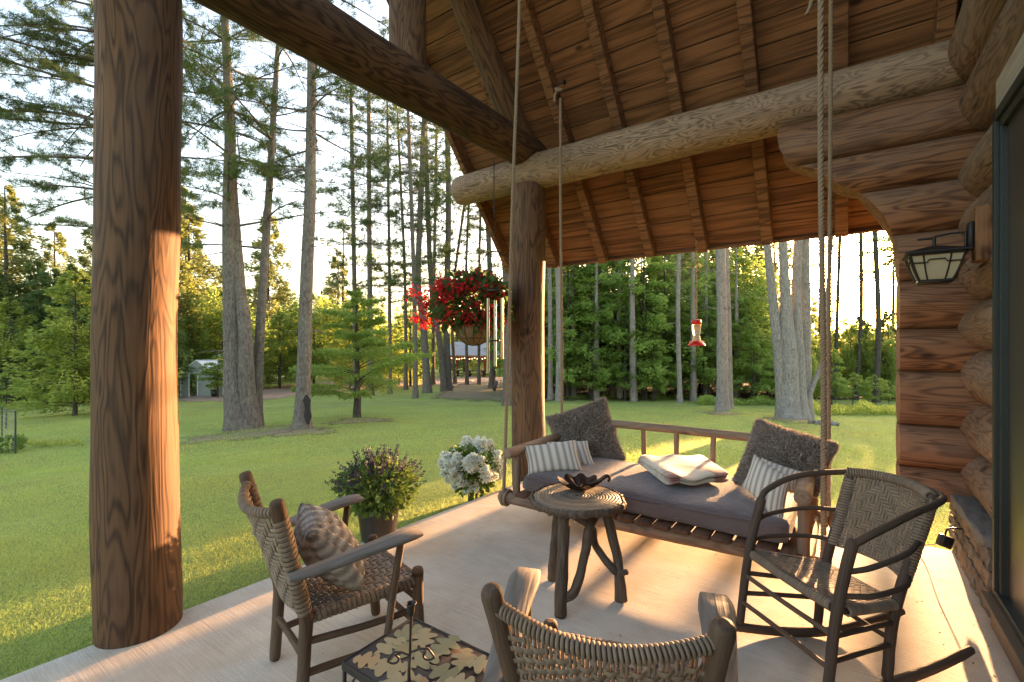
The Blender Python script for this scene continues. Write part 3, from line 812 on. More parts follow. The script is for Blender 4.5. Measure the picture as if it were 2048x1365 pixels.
# ---------------------------------------------------------------- armchairs
def armchair(label, loc, yaw, style, ztop=.965):
    t = thing('armchair', label, 'armchair', loc, yaw, 'rustic woven armchairs', world=False)
    wf, wb, wt, dep, zf, zb = .535, .429, .590, .526, .409, .388
    W = M['chairwood']
    def bp(sx, z):
        t_ = z / ztop
        x = np.interp(z, [0, .39, ztop], [wb / 2, wb / 2, wt / 2]); y = np.interp(z, [0, .39, ztop], [-.023, 0, -.145])
        return np.array([sx * x, y, z])
    for sx in (-1, 1):
        stick(t, [bp(sx, 0), bp(sx, .25), bp(sx, .42), bp(sx, .7), bp(sx, ztop)], [.026, .028, .029, .028, .031], W, 'back_leg', 18, .05, .9, 22)
        stick(t, [(sx * wf / 2, dep + .02, 0), (sx * wf / 2, dep, .3), (sx * wf / 2, dep, .479)], [.027, .028, .030], W, 'front_leg', 18, .05, .9)
        # arm board
        pts = [(sx * .305, -.10, .635), (sx * .315, .05, .645), (sx * .335, .25, .672), (sx * .345, .40, .690), (sx * .345, .485, .692)]
        m_ = MB(); plank(m_, spline(pts, 12), [.060, .085, .100, .122, .095], .026); m_.build('arm_board', M['armwood'], t)
        stick(t, [(sx * .305, .33, .13), (sx * .32, .36, .40), (sx * .335, .40, .675)], [.017, .018, .018], W, 'arm_strut', 12)
        stick(t, [(sx * wb / 2, -.01, .29), (sx * wf / 2, dep, .27)], .016, W, 'side_rung', 12)
        stick(t, [(sx * wb / 2, -.02, .15), (sx * wf / 2, dep + .01, .145)], .017, W, 'side_rung', 12)
        stick(t, [(sx * wb / 2, 0, zb), (sx * wf / 2, dep, zf)], .021, W, 'seat_rail', 12)
        m_ = MB(); wrapstrip(m_, [(sx * wb / 2, .03, zb), (sx * (wb + wf) / 4, dep / 2, (zb + zf) / 2), (sx * wf / 2, dep - .03, zf)], .0235, .0215, .0100); m_.build('rail_wrapping', M['wrapstrip'], t)
    for z in (.30, .17):
        stick(t, [(-wf / 2, dep, z + .02), (wf / 2, dep, z + .02)], .016, W, 'front_rung', 12)
    stick(t, [(-wb / 2, -.01, .22), (wb / 2, -.01, .22)], .016, W, 'back_rung', 12)
    stick(t, [(-wf / 2, dep, zf), (wf / 2, dep, zf)], .022, W, 'seat_rail', 12)
    stick(t, [(-wb / 2, 0, zb), (wb / 2, 0, zb)], .021, W, 'seat_rail', 12)
    m_ = MB(); wrapstrip(m_, [(-wf / 2 + .03, dep, zf), (0, dep, zf), (wf / 2 - .03, dep, zf)], .0245, .0215, .0100); m_.build('rail_wrapping', M['wrapstrip'], t)
    def seatS(u, v):
        w = (wb + (wf - wb) * v) / 2; x = w * (2 * u - 1)
        return np.array([x, dep * v, zb + (zf - zb) * v + .018 - .018 * math.sin(math.pi * min(max(u, 0), 1)) * math.sin(math.pi * min(max(v, 0), 1))])
    weave(t, seatS, 19, 19, M['strip'], M['strip'], .0042, .86, .86, thick=.003)
    ztr = ztop - .055
    def back(u, v):
        z0, z1 = .40, ztr - .035 * math.sin(math.pi * min(max(u, 0), 1)) * v
        z = z0 + (z1 - z0) * v; L = bp(-1, z); Rr = bp(1, z); p = L + (Rr - L) * u
        q = 1 - (2 * u - 1) ** 2
        p = p + np.array([0, -.075 * q * (.5 + .5 * v), 0]); return p
    # top rail (bowed)
    rail = [back(u, 1.0) for u in np.linspace(0, 1, 9)]
    stick(t, rail, .017 if style == 'strip' else .0115, W, 'top_rail', 12, .04, 0, 24)
    if style == 'strip':
        weave(t, back, 20, 21, M['strip'], M['strip'], .0042, .88, .86, thick=.003)
        m_ = MB(); wrapstrip(m_, [back(u, 1.0) for u in np.linspace(.03, .97, 9)], .0195, .0225, .0106); m_.build('rail_wrapping', M['wrapstrip'], t)
        for sx in (-1, 1):
            m_ = MB(); wrapstrip(m_, [bp(sx, .42), bp(sx, .6), bp(sx, .75), bp(sx, ztop - .085)], .0305, .0235, .0110); m_.build('post_wrapping', M['wrapstrip'], t)
    else:
        nS, nW = 17, 23
        vtop = .885
        weave_over = lambda i, j: ((i // 1 - j) % 2) == 0
        # weavers, each one strip
        e = 1e-3
        def fr(u, v):
            p = back(u, v); du = (back(u + e, v) - back(u - e, v)) / (2 * e); dv = (back(u, v + e) - back(u, v - e)) / (2 * e)
            return p, du, dv, unit(np.cross(du, dv))
        for j in range(nW):
            v = vtop * (j + .5) / nW; us = [-.045]; hs = [-.012]
            for i in range(nS):
                o = 1 if (i + j) % 2 else -1
                us += [(i + .5) / nS]; hs += [o * .0105]
            us.append(1.045); hs.append(-.012)
            us = np.array(us); uu = np.linspace(us[0], us[-1], 90); hh = np.interp(uu, us, hs)
            hh = np.convolve(np.pad(hh, 1, 'edge'), [.25, .5, .25], 'valid')
            dip = -.012 * np.sin(math.pi * np.clip(uu, 0, 1)) * (j > nW - 4)
            f_ = [fr(u, v + d_ + .004 * math.sin(u * 17 + j)) for u, d_ in zip(uu, dip)]
            P = np.array([a[0] + a[3] * h for a, h in zip(f_, hh)])
            ribbon(t, 'weaver', P, np.array([unit(a[2]) for a in f_]) * .0096, np.array([a[3] for a in f_]), .0035, M['reed'])
        for i in range(nS):
            for s_ in (-1, 1):
                u = (i + .5) / nS + s_ * .011
                vv = np.linspace(0, 1.0, 26); f_ = [fr(u, v) for v in vv]
                P = np.array([a[0] + a[3] * (.0 if v < .82 else -.012 * (v - .82) / .18) for a, v in zip(f_, vv)])
                m_ = MB(); m_.tube(P, .0050, 6, False, .1); m_.build('spoke', M['reed'], t)
        # continuous reed wrapped over the top rail
        m_ = MB(); coil(m_, [back(u, 1.0) for u in np.linspace(.035, .965, 9)], .0170, .0128, .0056, 7, 14); m_.build('rail_wrapping', M['reed'], t)
    return t
arm1 = armchair('woven armchair with a grey fur pillow on its seat, turned towards the porch swing', (-2.16, 1.233, 0), -.246, 'strip')
arm2 = armchair('woven armchair seen from behind, wicker back cut off at the picture bottom', (-.561, 1.252, 0), .329, 'reed', .94)

def local(o, p):
    c_, s_ = math.cos(o.rotation_euler.z), math.sin(o.rotation_euler.z)
    return np.array([o.location.x + c_ * p[0] - s_ * p[1], o.location.y + s_ * p[0] + c_ * p[1], p[2]])

# ---------------------------------------------------------------- rocking chair
rk = thing('rocking_chair', 'dark stick rocking chair with bent hoop arms and herringbone woven seat and back', 'rocking chair', (.055, 2.984, 0), 2.356, world=False)
W = M['rockwood']; wf, wb, wt, dep = .58, .402, .43, .40
def rz_(y): return .022 + .22 * (y - .16) ** 2
for sx in (-1, 1):
    stick(rk, [(sx * wf / 2, .462, rz_(.46) + .02), (sx * wf / 2, .405, .46), (sx * wf / 2 , .324, .755)], [.021, .023, .024], W, 'front_leg', 16, .05, .8, 20)
    stick(rk, [(sx * wb / 2, .055, rz_(.05) + .02), (sx * wb / 2, 0, .394), (sx * wt / 2, -.185, .905)], [.022, .024, .022], W, 'back_leg', 16, .05, .8, 22)
    ys = np.linspace(-.47, .56, 18); m_ = MB()
    xw = lambda y: sx * (np.interp(y, [.05, .46], [wb / 2, wf / 2]))
    plank(m_, [(sx * np.interp(y, [-.47, .05, .46, .56], [wb / 2 - .03, wb / 2, wf / 2, wf / 2 + .01]), y, rz_(y)) for y in ys], [.030, .034, .034, .030], .042); m_.build('rocker', W, rk)
    stick(rk, [(sx * wb / 2, .02, .21), (sx * wf / 2, .44, .23)], .0125, W, 'side_rung', 10)
    stick(rk, [(sx * wb / 2, .01, .31), (sx * wf / 2, .42, .34)], .0125, W, 'side_rung', 10)
    stick(rk, [(sx * wb / 2, 0, .392), (sx * wf / 2, dep, .447)], .016, W, 'seat_rail', 10)
    m_ = MB(); coil(m_, [(sx * (wb / 2 + .006), .02, .395), (sx * .25, .2, .42), (sx * (wf / 2 + .006), dep - .03, .447)], .019, .0125, .0055, 6, 10); m_.build('rail_wrapping', M['reed'], rk)
lite = M['chairwood']
stick(rk, [(-wf / 2, .43, .345), (0, .432, .335), (wf / 2, .43, .33)], .0125, lite, 'front_rung', 10)
stick(rk, [(-wf / 2, .45, .205), (0, .452, .20), (wf / 2, .45, .185)], .0125, lite, 'front_rung', 10)
stick(rk, [(-wb / 2, .03, .23), (wb / 2, .03, .23)], .0125, W, 'back_rung', 10)
stick(rk, [(-wf / 2, dep, .45), (wf / 2, dep, .45)], .017, W, 'seat_rail', 10)
stick(rk, [(-wb / 2, 0, .39), (wb / 2, 0, .39)], .017, W, 'seat_rail', 10)
m_ = MB(); coil(m_, [(-wf / 2 + .03, dep, .45), (0, dep + .004, .448), (wf / 2 - .03, dep, .45)], .021, .0125, .0057, 6, 12); m_.build('rail_wrapping', M['reed'], rk)
hoops = [(.735, .83, .885, .895, 0.0), (.615, .665, .685, .685, 0.02), (.515, .52, .525, .52, 0.03)]
def hoop(k, z0, z1, z2, z3, inn, r):
    yo = -.185 * (z2 - .39) / .5
    h = [(-wf / 2 + (-.005), .42 - (z0 - .45) * .32, z0), (-.325, .26, (z0 * .45 + z1 * .55)), (-.32 + inn, .06, z1 * .5 + z2 * .5), (-.245, yo - .02, z2), (-.13, yo - .075, z3), (0, yo - .09, z3)]
    if k > 0:
        for sx in (1, -1): stick(rk, [(-sx * x, y, z) for x, y, z in h[:3]] + [(-sx * -.222, yo + .01, z2)], r, W, 'arm_hoop', 12, .05, .5, 34)
        return
    h = h + [(-x, y, z) for x, y, z in h[:-1][::-1]]
    return stick(rk, h, r, W, 'arm_hoop', 12, .05, .5, 60)
for k, a_ in enumerate(hoops): hoop(k, *a_, .0165 if k == 0 else .012)
def rkback(u, v):
    z = .50 + (.885 - .50) * v; y0 = -.185 * (z - .39) / .5
    q = 1 - (2 * u - 1) ** 2
    return np.array([.235 * (2 * u - 1) * (.92 + .08 * v), y0 + .026 - .085 * q, z + .012 * q * v])
herr = lambda i, j: ((i + (j if (j // 5) % 2 else -j)) % 4) < 2
herr2 = lambda i, j: ((i + j) % 6) < 3 if (i // 6) % 2 else ((i - j) % 6) < 3
weave(rk, rkback, 28, 26, M['reed'], M['reed'], .0028, .95, .9, over=herr2, thick=.004)
def rkseat(u, v):
    w = (wb + (wf - wb) * v) / 2 + .01
    return np.array([w * (2 * u - 1), dep * v + .01 * v, .392 + .057 * v + .018 - .02 * math.sin(math.pi * min(max(u, 0), 1)) * math.sin(math.pi * min(max(v, 0), 1))])
weave(rk, rkseat, 34, 26, M['reed'], M['reed'], .0026, .95, .9, over=herr2, thick=.0035)
m_ = MB(); coil(m_, [rkback(u, 1.0) + np.array([0, .0, .008]) for u in np.linspace(.02, .98, 9)], .021, .0125, .0055, 6, 12); m_.build('rail_wrapping', M['reed'], rk)
for u in (.0, 1.0):
    m_ = MB(); wrapstrip(m_, [(.20 * (2 * u - 1) * (1.0 + .07 * v), -.185 * (rkback(u, v)[2] - .39) / .5, rkback(u, v)[2]) for v in np.linspace(.02, .93, 6)], .028, .0145, .0066); m_.build('post_wrapping', M['reed'], rk)

# ---------------------------------------------------------------- swing bed
SIZE = 1.05
sw = thing('porch_swing_bed', 'log frame swing bed hung on four ropes from the porch rafters', 'swing bed', (-1.25, 3.75, .3))
S_ = M['swing']
def wlog(P, R, name='rail', mat=None, seg=20, rough=.035, dome=.3, par=sw): return stick(par, P, R, mat or S_, name, seg, rough, dome, 18)
wlog([(-2.42, 3.245, .315), (-1.3, 3.27, .30), (-.06, 3.33, .305)], .046, 'front_rail')
wlog([(-2.42, 4.23, .315), (-1.3, 4.25, .30), (-.06, 4.27, .305)], .046, 'back_rail')
wlog([(-2.265, 3.26, .30), (-2.265, 4.22, .30)], .032, 'cross_rail'); wlog([(-.185, 3.32, .30), (-.185, 4.25, .30)], .032, 'cross_rail')
wlog([(-2.27, 3.14, .715), (-2.27, 3.8, .72), (-2.26, 4.36, .735)], .042, 'arm_log'); wlog([(-.20, 3.16, .728), (-.20, 3.8, .73), (-.19, 4.36, .745)], .046, 'arm_log')
for x in (-2.27, -.20):
    for y in (3.285, 4.23): wlog([(x, y, .27), (x, y, .70 if y < 4 else .85)], .033, 'corner_post', seg=16)
    for y in (3.55, 3.80, 4.02): wlog([(x, y, .28), (x, y, .70)], .020, 'spindle', seg=12)
wlog([(-2.36, 4.235, .855), (-1.3, 4.245, .862), (-.08, 4.25, .855)], .036, 'top_rail')
for x in (-2.05, -1.80, -1.515, -1.216, -.908, -.62, -.38): wlog([(x, 4.24, .29), (x, 4.24, .85)], .0225, 'spindle', seg=12)
for k in range(16):
    x = -2.19 + k * .1285
    m_ = MB(); m_.box((x + rng.uniform(-.003, .003), 3.745, .360), (.112, 1.06, .026), None, .005, 1); m_.build('slat', M['slat'], sw)
SIZE = 1.0
def rope(pts, r, par, name='rope', pitch=5.6):
    P = spline(pts, 120); L = np.linalg.norm(np.diff(P, axis=0), axis=1).sum(); turns = L / (r * pitch)
    n = int(turns * 9); P = spline(P[::4], n); T, N, B = frames(P); a = np.linspace(0, turns * 2 * math.pi, n); m_ = MB()
    for k in range(3):
        ak = a + k * 2.0944
        m_.tube(P + (N * np.cos(ak)[:, None] + B * np.sin(ak)[:, None]) * r * .5, r * .56, 6, False)
    return m_.build(name, M['rope'], par)
def rafter_z(y): return RIDGEZ - SL * abs(y - RIDGEY)
rope([(-2.475, 3.37, .26), (-2.45, 3.39, 1.2), (-2.40, 3.41, 3.0), (-2.345, 3.43, 4.6), (-2.33, 3.43, rafter_z(3.43) + .05)], .0155, sw)
rope([(-2.50, 4.46, .26), (-2.50, 4.47, 1.5), (-2.55, 4.53, 3.2), (-2.585, 4.59, rafter_z(4.61) - .02)], .0155, sw)
rope([(-.105, 3.36, .26), (-.105, 3.37, 1.5), (-.12, 3.38, 3.0), (-.115, 3.40, rafter_z(3.40) + .05)], .0165, sw)
rope([(-.105, 4.47, .26), (-.105, 4.47, 1.5), (-.095, 4.47, 3.0), (-.09, 4.46, rafter_z(4.46) + .05)], .0155, sw)
SIZE = 1.05
for (x, y) in ((-2.36, 3.25), (-2.38, 4.24), (-.10, 3.32), (-.10, 4.26)):   # loops round the rail ends
    m_ = MB()
    for dx in (-.012, .018):
        a = np.linspace(0, 2 * math.pi, 22); c0 = .0615
        m_.tube(np.stack([x + dx + .004 * np.sin(a), y + c0 * np.cos(a), .313 + c0 * np.sin(a)], -1), .0135, 8, False)
    m_.build('rope_loop', M['rope'], sw)
SIZE = 1.0
# knot and bolt on the rafter
m_ = MB(); a = np.linspace(0, 2 * math.pi * 2.3, 40)
m_.tube(np.stack([-2.60 + .032 * np.sin(a), 4.59 + .04 * np.cos(a) - .01, rafter_z(4.61) - .01 + .03 * np.cos(a * 1.0 + .8)], -1), .0145, 8, True)
m_.tube([(-2.61, 4.57, 4.45), (-2.62, 4.53, 4.38), (-2.62, 4.52, 4.30)], .014, 8, True, smoothn=8); m_.build('knot', M['rope'], sw)
m_ = MB(); m_.tube([(-2.70, 4.60, 4.53), (-2.54, 4.60, 4.53)], .009, 10); m_.tube([(-2.555, 4.60, 4.53), (-2.535, 4.60, 4.53)], .028, 8); m_.build('bolt', M['iron'], sw)
# rope tail hanging high from the rafter beside the right ropes
rope([at(1626, -30, Y=3.9), at(1621, 10, Y=3.9), at(1613, 30, Y=3.9)], .013, sw, 'rope_tail')
SIZE = 1.05
m_ = MB(); coil(m_, [(-.115, 4.20, .34), (-.105, 4.19, .5), (-.095, 4.19, .66)], .016, .012, .005, 6, 10); m_.build('cord_whipping', simple('pale_cord', (.55, .50, .42), .8), sw)

# ---------------------------------------------------------------- soft things
def cushion(m_, Cn, thick, n=22, pinch=.10, puff=1.0, wr=0.0):
    """Cn: 4 corners TL TR BR BL"""
    TL, TR, BR, BL = [np.asarray(c_, float) for c_ in Cn]; nrm = unit(np.cross(TR - TL, BL - TL))
    sides = []
    ph = rng.uniform(0, 6, 4)
    for sg in (1, -1):
        F = np.zeros((n, n, 3))
        for i in range(n):
            for j in range(n):
                x = -1 + 2 * i / (n - 1); y = -1 + 2 * j / (n - 1)
                sx_ = math.sin(x * math.pi / 2); sy_ = math.sin(y * math.pi / 2)
                px_ = sx_ * (1 - pinch * (1 - sy_ ** 2) * 1.0 * abs(sx_) ** 3); py_ = sy_ * (1 - pinch * (1 - sx_ ** 2) * abs(sy_) ** 3)
                u = (px_ + 1) / 2; v = (py_ + 1) / 2
                p = TL * (1 - u) * (1 - v) + TR * u * (1 - v) + BR * u * v + BL * (1 - u) * v
                h = ((1 - sx_ ** 2) * (1 - sy_ ** 2)); h = h ** .42 if h > 0 else 0
                h *= 1 + (.3 if wr > 1 else 1) * wr * (.12 * math.sin(x * 7 + ph[0] + y * 3) + .10 * math.sin(y * 9 + ph[1] - x * 4) + .55 * math.sin(x * 24 + 2.5 * y + ph[2]) * (wr > 1))
                F[i, j] = p + nrm * sg * thick / 2 * h * puff
        m_.grid(F if sg > 0 else F[::-1]); sides.append(F)
    return sides, nrm
def fur(m_, sides, nrm, N_, l, w, curl=.5, grav=.3):
    for F, sg in zip(sides, (1, -1)):
        n = F.shape[0]; a = rng.uniform(0, n - 1.001, N_ // 2); b = rng.uniform(0, n - 1.001, N_ // 2)
        i = a.astype(int); j = b.astype(int); fa = (a - i)[:, None]; fb = (b - j)[:, None]
        P = F[i, j] * (1 - fa) * (1 - fb) + F[i + 1, j] * fa * (1 - fb) + F[i + 1, j + 1] * fa * fb + F[i, j + 1] * (1 - fa) * fb
        cen = F.reshape(-1, 3).mean(0)
        nd = unit(np.cross(F[i + 1, j] - F[i, j], F[i, j + 1] - F[i, j])) ; nd *= np.sign((nd * nrm * sg).sum(1))[:, None] + 1e-6
        D = unit(nd + curl * randdir(len(P)) + unit(P - cen) * .35 - np.array([0, 0, grav]))
        S2 = perp(D)
        ll = l * rng.uniform(.6, 1.3, len(P)); ww = w * rng.uniform(.7, 1.2, len(P))
        mid = P + D * ll[:, None] * .6; D2 = unit(D + .8 * randdir(len(P)) - np.array([0, 0, grav]))
        k = len(P)
        V = np.stack([P - S2 * ww[:, None] * .5, P + S2 * ww[:, None] * .5, mid + S2 * ww[:, None] * .5, mid - S2 * ww[:, None] * .5, mid + D2 * ll[:, None] * .5], 1).reshape(-1, 3)
        base = np.arange(k)[:, None] * 5
        m_.add(V, base + np.array([[0, 1, 2, 3]]), base + np.array([[3, 2, 4]]))
def furmat(name, a, b, sheen=.3):
    m = NT(name); g = m.n('NewGeometry'); r = m.noise(g.outputs['Position'], 9, 3, .6)
    c = m.ramp(m.math('ADD', m.math('MULTIPLY', g.outputs['Random Per Island'], .7), m.math('MULTIPLY', r, .4)), [(.1, a), (.95, b)])
    m.col(c); m.rough(.9); m.spec(.1)
    tr = m.n('BsdfTranslucent'); m.l(c, tr.inputs['Color']); mx = m.n('MixShader'); mx.inputs[0].default_value = .25
    m.l(m.b.outputs[0], mx.inputs[1]); m.l(tr.outputs[0], mx.inputs[2]); m.l(mx.outputs[0], m.out.inputs['Surface'])
    return m.m
shag = furmat('shearling', (.15, .115, .09), (.52, .43, .36))
shagbase = simple('shearling_base', (.12, .09, .07), .95)
gfur = furmat('grey_fur', (.36, .29, .235), (.72, .62, .53)); gfurb = simple('grey_fur_base', (.48, .40, .32), .95, 0, .3, 25)
def banded(mt, c1, c2, sc):
    nt = mt.node_tree; tc = nt.nodes.new('ShaderNodeTexCoord'); wv = nt.nodes.new('ShaderNodeTexWave'); wv.inputs['Scale'].default_value = sc; wv.inputs['Distortion'].default_value = 1.2
    mp = nt.nodes.new('ShaderNodeMapping'); mp.inputs['Rotation'].default_value = (.3, .5, .9); nt.links.new(tc.outputs['Object'], mp.inputs['Vector']); nt.links.new(mp.outputs[0], wv.inputs['Vector'])
    r = nt.nodes.new('ShaderNodeValToRGB'); r.color_ramp.elements[0].color = c1 + (1,); r.color_ramp.elements[1].color = c2 + (1,)
    nt.links.new(wv.outputs['Fac'], r.inputs[0]); nt.links.new(r.outputs[0], nt.nodes['Principled BSDF'].inputs['Base Color'])
banded(gfurb, (.32, .26, .205), (.60, .52, .43), 8); banded(gfur, (.34, .275, .22), (.64, .555, .465), 8)
def furry(label, name, Cn, thick, N_, l, w, mats, curl, grav, group=None, pinch=.06, wr=0):
    c0 = np.mean(Cn, axis=0); c0[2] = min(p[2] for p in Cn)
    t = thing(name, label, 'pillow', c0, group=group)
    m_ = MB(); sd_, nr = cushion(m_, Cn, thick, 70 if wr else 24, pinch, wr=wr); b_ = m_.build('cover', mats[1], t)
    m_ = MB(); fur(m_, sd_, nr, N_, l, w, curl, grav); m_.build('fur', mats[0], t, kind='stuff')
    return t
furry('curly brown shearling pillow in the swing corner by the log post', 'shearling_pillow', [at(1096, 838, d=4.72), at(1208, 800, d=4.60), at(1246, 916, d=4.42), at(1132, 935, d=4.45)], .20, 30000, .032, .0062, (shag, shagbase), .9, .1, 'shearling pillows on the swing')
furry('curly brown shearling pillow at the swing end nearest the rocking chair', 'shearling_pillow', [at(1518, 845, d=3.62), at(1668, 893, d=3.22), at(1628, 985, d=3.06), at(1474, 962, d=3.50)], .22, 34000, .034, .0066, (shag, shagbase), .9, .1, 'shearling pillows on the swing')
SIZE = 1.0
furry('ribbed grey faux fur pillow leaning in the seat of the armchair', 'fur_pillow',
      [local(arm1, p) for p in ((-.15, .085, .79), (.17, .03, .74), (.20, .26, .43), (-.14, .29, .46))], .21, 22000, .0045, .003, (gfur, gfurb), .35, .3, None, .05, 1.1)

SIZE = 1.05
def knit(name):
    m = NT(name); g = m.n('UVMap').outputs[0]
    sx_ = m.n('SeparateXYZ'); m.l(g, sx_.inputs[0]); X_, Y_ = sx_.outputs[0], sx_.outputs[1]
    st1 = m.math('MULTIPLY_ADD', m.math('SINE', m.math('MULTIPLY', X_, 6.283 * 11)), .5, .5)
    zz = m.math('SINE', m.math('ADD', m.math('MULTIPLY', Y_, 6.283 * 26), m.math('MULTIPLY', m.math('SINE', m.math('MULTIPLY', X_, 6.283 * 22)), 1.6)))
    zz = m.math('MULTIPLY_ADD', zz, .5, .5)
    f_ = m.math('ADD', m.math('MULTIPLY', st1, .6), m.math('MULTIPLY', zz, .4))
    m.col(m.ramp(f_, [(.25, (.62, .545, .46)), (.55, (.52, .445, .37)), (.85, (.21, .17, .14))])); m.rough(.95); m.spec(.1)
    m.bump(f_, .6, .004); return m.m
kn = knit('striped_knit')
def throw(label, Cn, thick):
    c0 = np.mean(Cn, axis=0); c0[2] = min(p[2] for p in Cn)
    m_ = MB(); cushion(m_, Cn, thick, 22, .07)
    c0 = sized(np.array(c0))
    me = m_.mesh('striped_pillow', c0); me.materials.append(kn); me.polygons.foreach_set('use_smooth', np.full(len(me.polygons), True))
    uv = me.uv_layers.new(name='UVMap'); n = 22; idx = np.zeros(len(me.loops), np.int32); me.loops.foreach_get('vertex_index', idx)
    k = idx % (n * n); ii = k // n; sd2 = idx // (n * n); ii = np.where(sd2 == 1, n - 1 - ii, ii); uvs = np.stack([ii / (n - 1), (k % n) / (n - 1)], -1).astype(np.float32)
    uv.data.foreach_set('uv', uvs.ravel())
    o = bpy.data.objects.new('striped_pillow', me); COL.objects.link(o); o.location = tuple(c0)
    tag(o, label, 'pillow', 'striped knit pillows on the swing'); return o
throw('striped knit pillow lying foremost by the swing arm log nearest the white hydrangea', [at(1045, 893, d=4.06), at(1151, 880, d=4.06), at(1166, 941, d=3.92), at(1056, 950, d=3.95)], .13)
throw('striped knit pillow tucked behind another, against the shearling pillow by the log post', [at(1080, 884, d=4.36), at(1176, 882, d=4.30), at(1192, 934, d=4.12), at(1098, 938, d=4.2)], .11)
throw('striped knit pillow standing on its corner behind the rocking chair arm', [at(1508, 908, d=3.12), at(1582, 955, d=2.94), at(1565, 1058, d=2.90), at(1484, 972, d=3.1)], .13)
throw('striped knit pillow wedged between the shearling pillow and the upright knit pillow', [at(1522, 915, d=3.28), at(1604, 944, d=3.05), at(1592, 985, d=3.05), at(1528, 980, d=3.2)], .10)

# mattress
mt = NT('mattress_cloth'); tm = mt.n('TexCoord').outputs['Object']
mt.col(mt.ramp(mt.noise(tm, 3, 4, .6), [(.3, (.095, .063, .058)), (.7, (.15, .104, .095))])); mt.rough(.75); mt.spec(.2)
mt.b.inputs['Sheen Weight'].default_value = .3
mt.bump(mt.math('ADD', mt.noise(mt.map(tm, (1, .6, 4)), 8, 5, .65), mt.math('MULTIPLY', mt.noise(tm, 300, 2), .2)), .8, .03)
xs = np.concatenate([[-2.205], np.linspace(-2.19, -.29, 40), [-.275]]); nS = 22
F = []
for i, x in enumerate(xs):
    row = []; ex = min(1, (min(x - xs[0], xs[-1] - x)) / .06); ex = math.sqrt(max(0, 1 - (1 - ex) ** 2))
    for k in range(nS):
        a = 2 * math.pi * k / nS; ca, sa = math.cos(a), math.sin(a)
        yy_ = np.sign(ca) * abs(ca) ** .28; zz_ = np.sign(sa) * abs(sa) ** .55
        hy = .485 * (.94 + .06 * ex) + .008 * math.sin(x * 11 + 2 * a) * (abs(ca) > .5); hz = .088 * (.6 + .4 * ex)
        z = .462 + zz_ * hz
        if zz_ > 0: z += .012 * math.sin(x * 2.3) * math.cos(yy_ * 2) - .006 * math.sin(x * 9 + yy_ * 4) + .02 * (1 - abs(yy_)) * ex
        row.append((x, 3.735 + yy_ * hy + .006 * math.sin(x * 23 + zz_ * 3), z))
    F.append(row)
m_ = MB(); m_.grid(np.array(F), True)
for e in (0, -1): r_ = np.array(F[e]); m_.add(np.vstack([r_, r_.mean(0)[None]]), None, [[k, (k + 1) % nS, nS] for k in range(nS)])
t = thing('mattress', 'plum grey cloth mattress on the slats of the swing', 'mattress', (-1.24, 3.735, .373)); m_.build('cushion_body', mt.m, t)
m_ = MB()
for zz_, hh_ in ((.525, .90), ):
    m_.tube([(x, 3.735 - .487 + .004 * math.sin(x * 11), .515) for x in np.linspace(-2.18, -.3, 40)], .0045, 6, False)
m_.build('piping', mt.m, t)

# blanket
bl = NT('plaid_wool'); tb = bl.n('TexCoord').outputs['Object']
sb = bl.n('SeparateXYZ'); bl.l(bl.map(tb, (1, 1, 1), (0, 0, 0), (0, 0, .5)), sb.inputs[0])
wv = lambda o, f_, p: bl.math('GREATER_THAN', bl.math('SINE', bl.math('MULTIPLY_ADD', o, f_, p)), .55)
pf = bl.math('MAXIMUM', wv(sb.outputs[0], 17, .4), wv(sb.outputs[1], 14, 1.0))
nb = bl.noise(tb, 3, 3, .6)
c_ = bl.mix(bl.math('MULTIPLY', pf, bl.ramp(nb, [(.38, (0, 0, 0)), (.5, (1, 1, 1))])), (.50, .42, .31), (.30, .13, .10))
bl.col(c_); bl.rough(.95); bl.spec(.1); bl.b.inputs['Sheen Weight'].default_value = .4; bl.bump(bl.noise(tb, 180, 3), .4, .004)
bc = [at(1272, 928, z=.575), at(1398, 922, z=.575), at(1462, 966, z=.575), at(1340, 978, z=.575)]
t = thing('folded_blanket', 'cream and dusty red plaid blanket folded on the swing mattress', 'blanket', np.mean(bc, axis=0))
for k in range(3):
    m_ = MB(); sh = .006 * k; n = 24
    cc_ = [np.array(p) + np.array([rng.uniform(-.012, .012), rng.uniform(-.012, .012), .016 + k * .024]) for p in bc]
    F = []; n = 34
    for i in range(n):
        u = i / (n - 1); row = []; crn = 1 - .12 * abs(2 * u - 1) ** 9
        for j in range(16):
            a = 2 * math.pi * j / 16; v = (math.copysign(abs(math.cos(a)) ** .35, math.cos(a)) + 1) / 2; h = math.copysign(abs(math.sin(a)) ** .7, math.sin(a)) * .0145; v = .5 + (v - .5) * crn
            eu = min(1, min(u, 1 - u) / .05); h *= .35 + .65 * math.sqrt(1 - (1 - eu) ** 2)
            p = cc_[0] * (1 - u) * (1 - v) + cc_[1] * u * (1 - v) + cc_[2] * u * v + cc_[3] * (1 - u) * v
            p = p + np.array([0, 0, h + .010 * math.sin(u * 7 + k) * math.cos(v * 5 + k) + .006 * math.sin(u * 13 + v * 6) + .014 * math.exp(-((u - .12) / .12) ** 2) - .010 * (2 * v - 1) ** 6 * (k > 0)])
            row.append(p)
        F.append(row)
    m_.grid(np.array(F), True)
    for e in (0, -1): r_ = np.array(F[e]); m_.add(np.vstack([r_, r_.mean(0)[None]]), None, [[q, (q + 1) % 16, 16] for q in range(16)])
    m_.build('blanket_fold', bl.m, t)

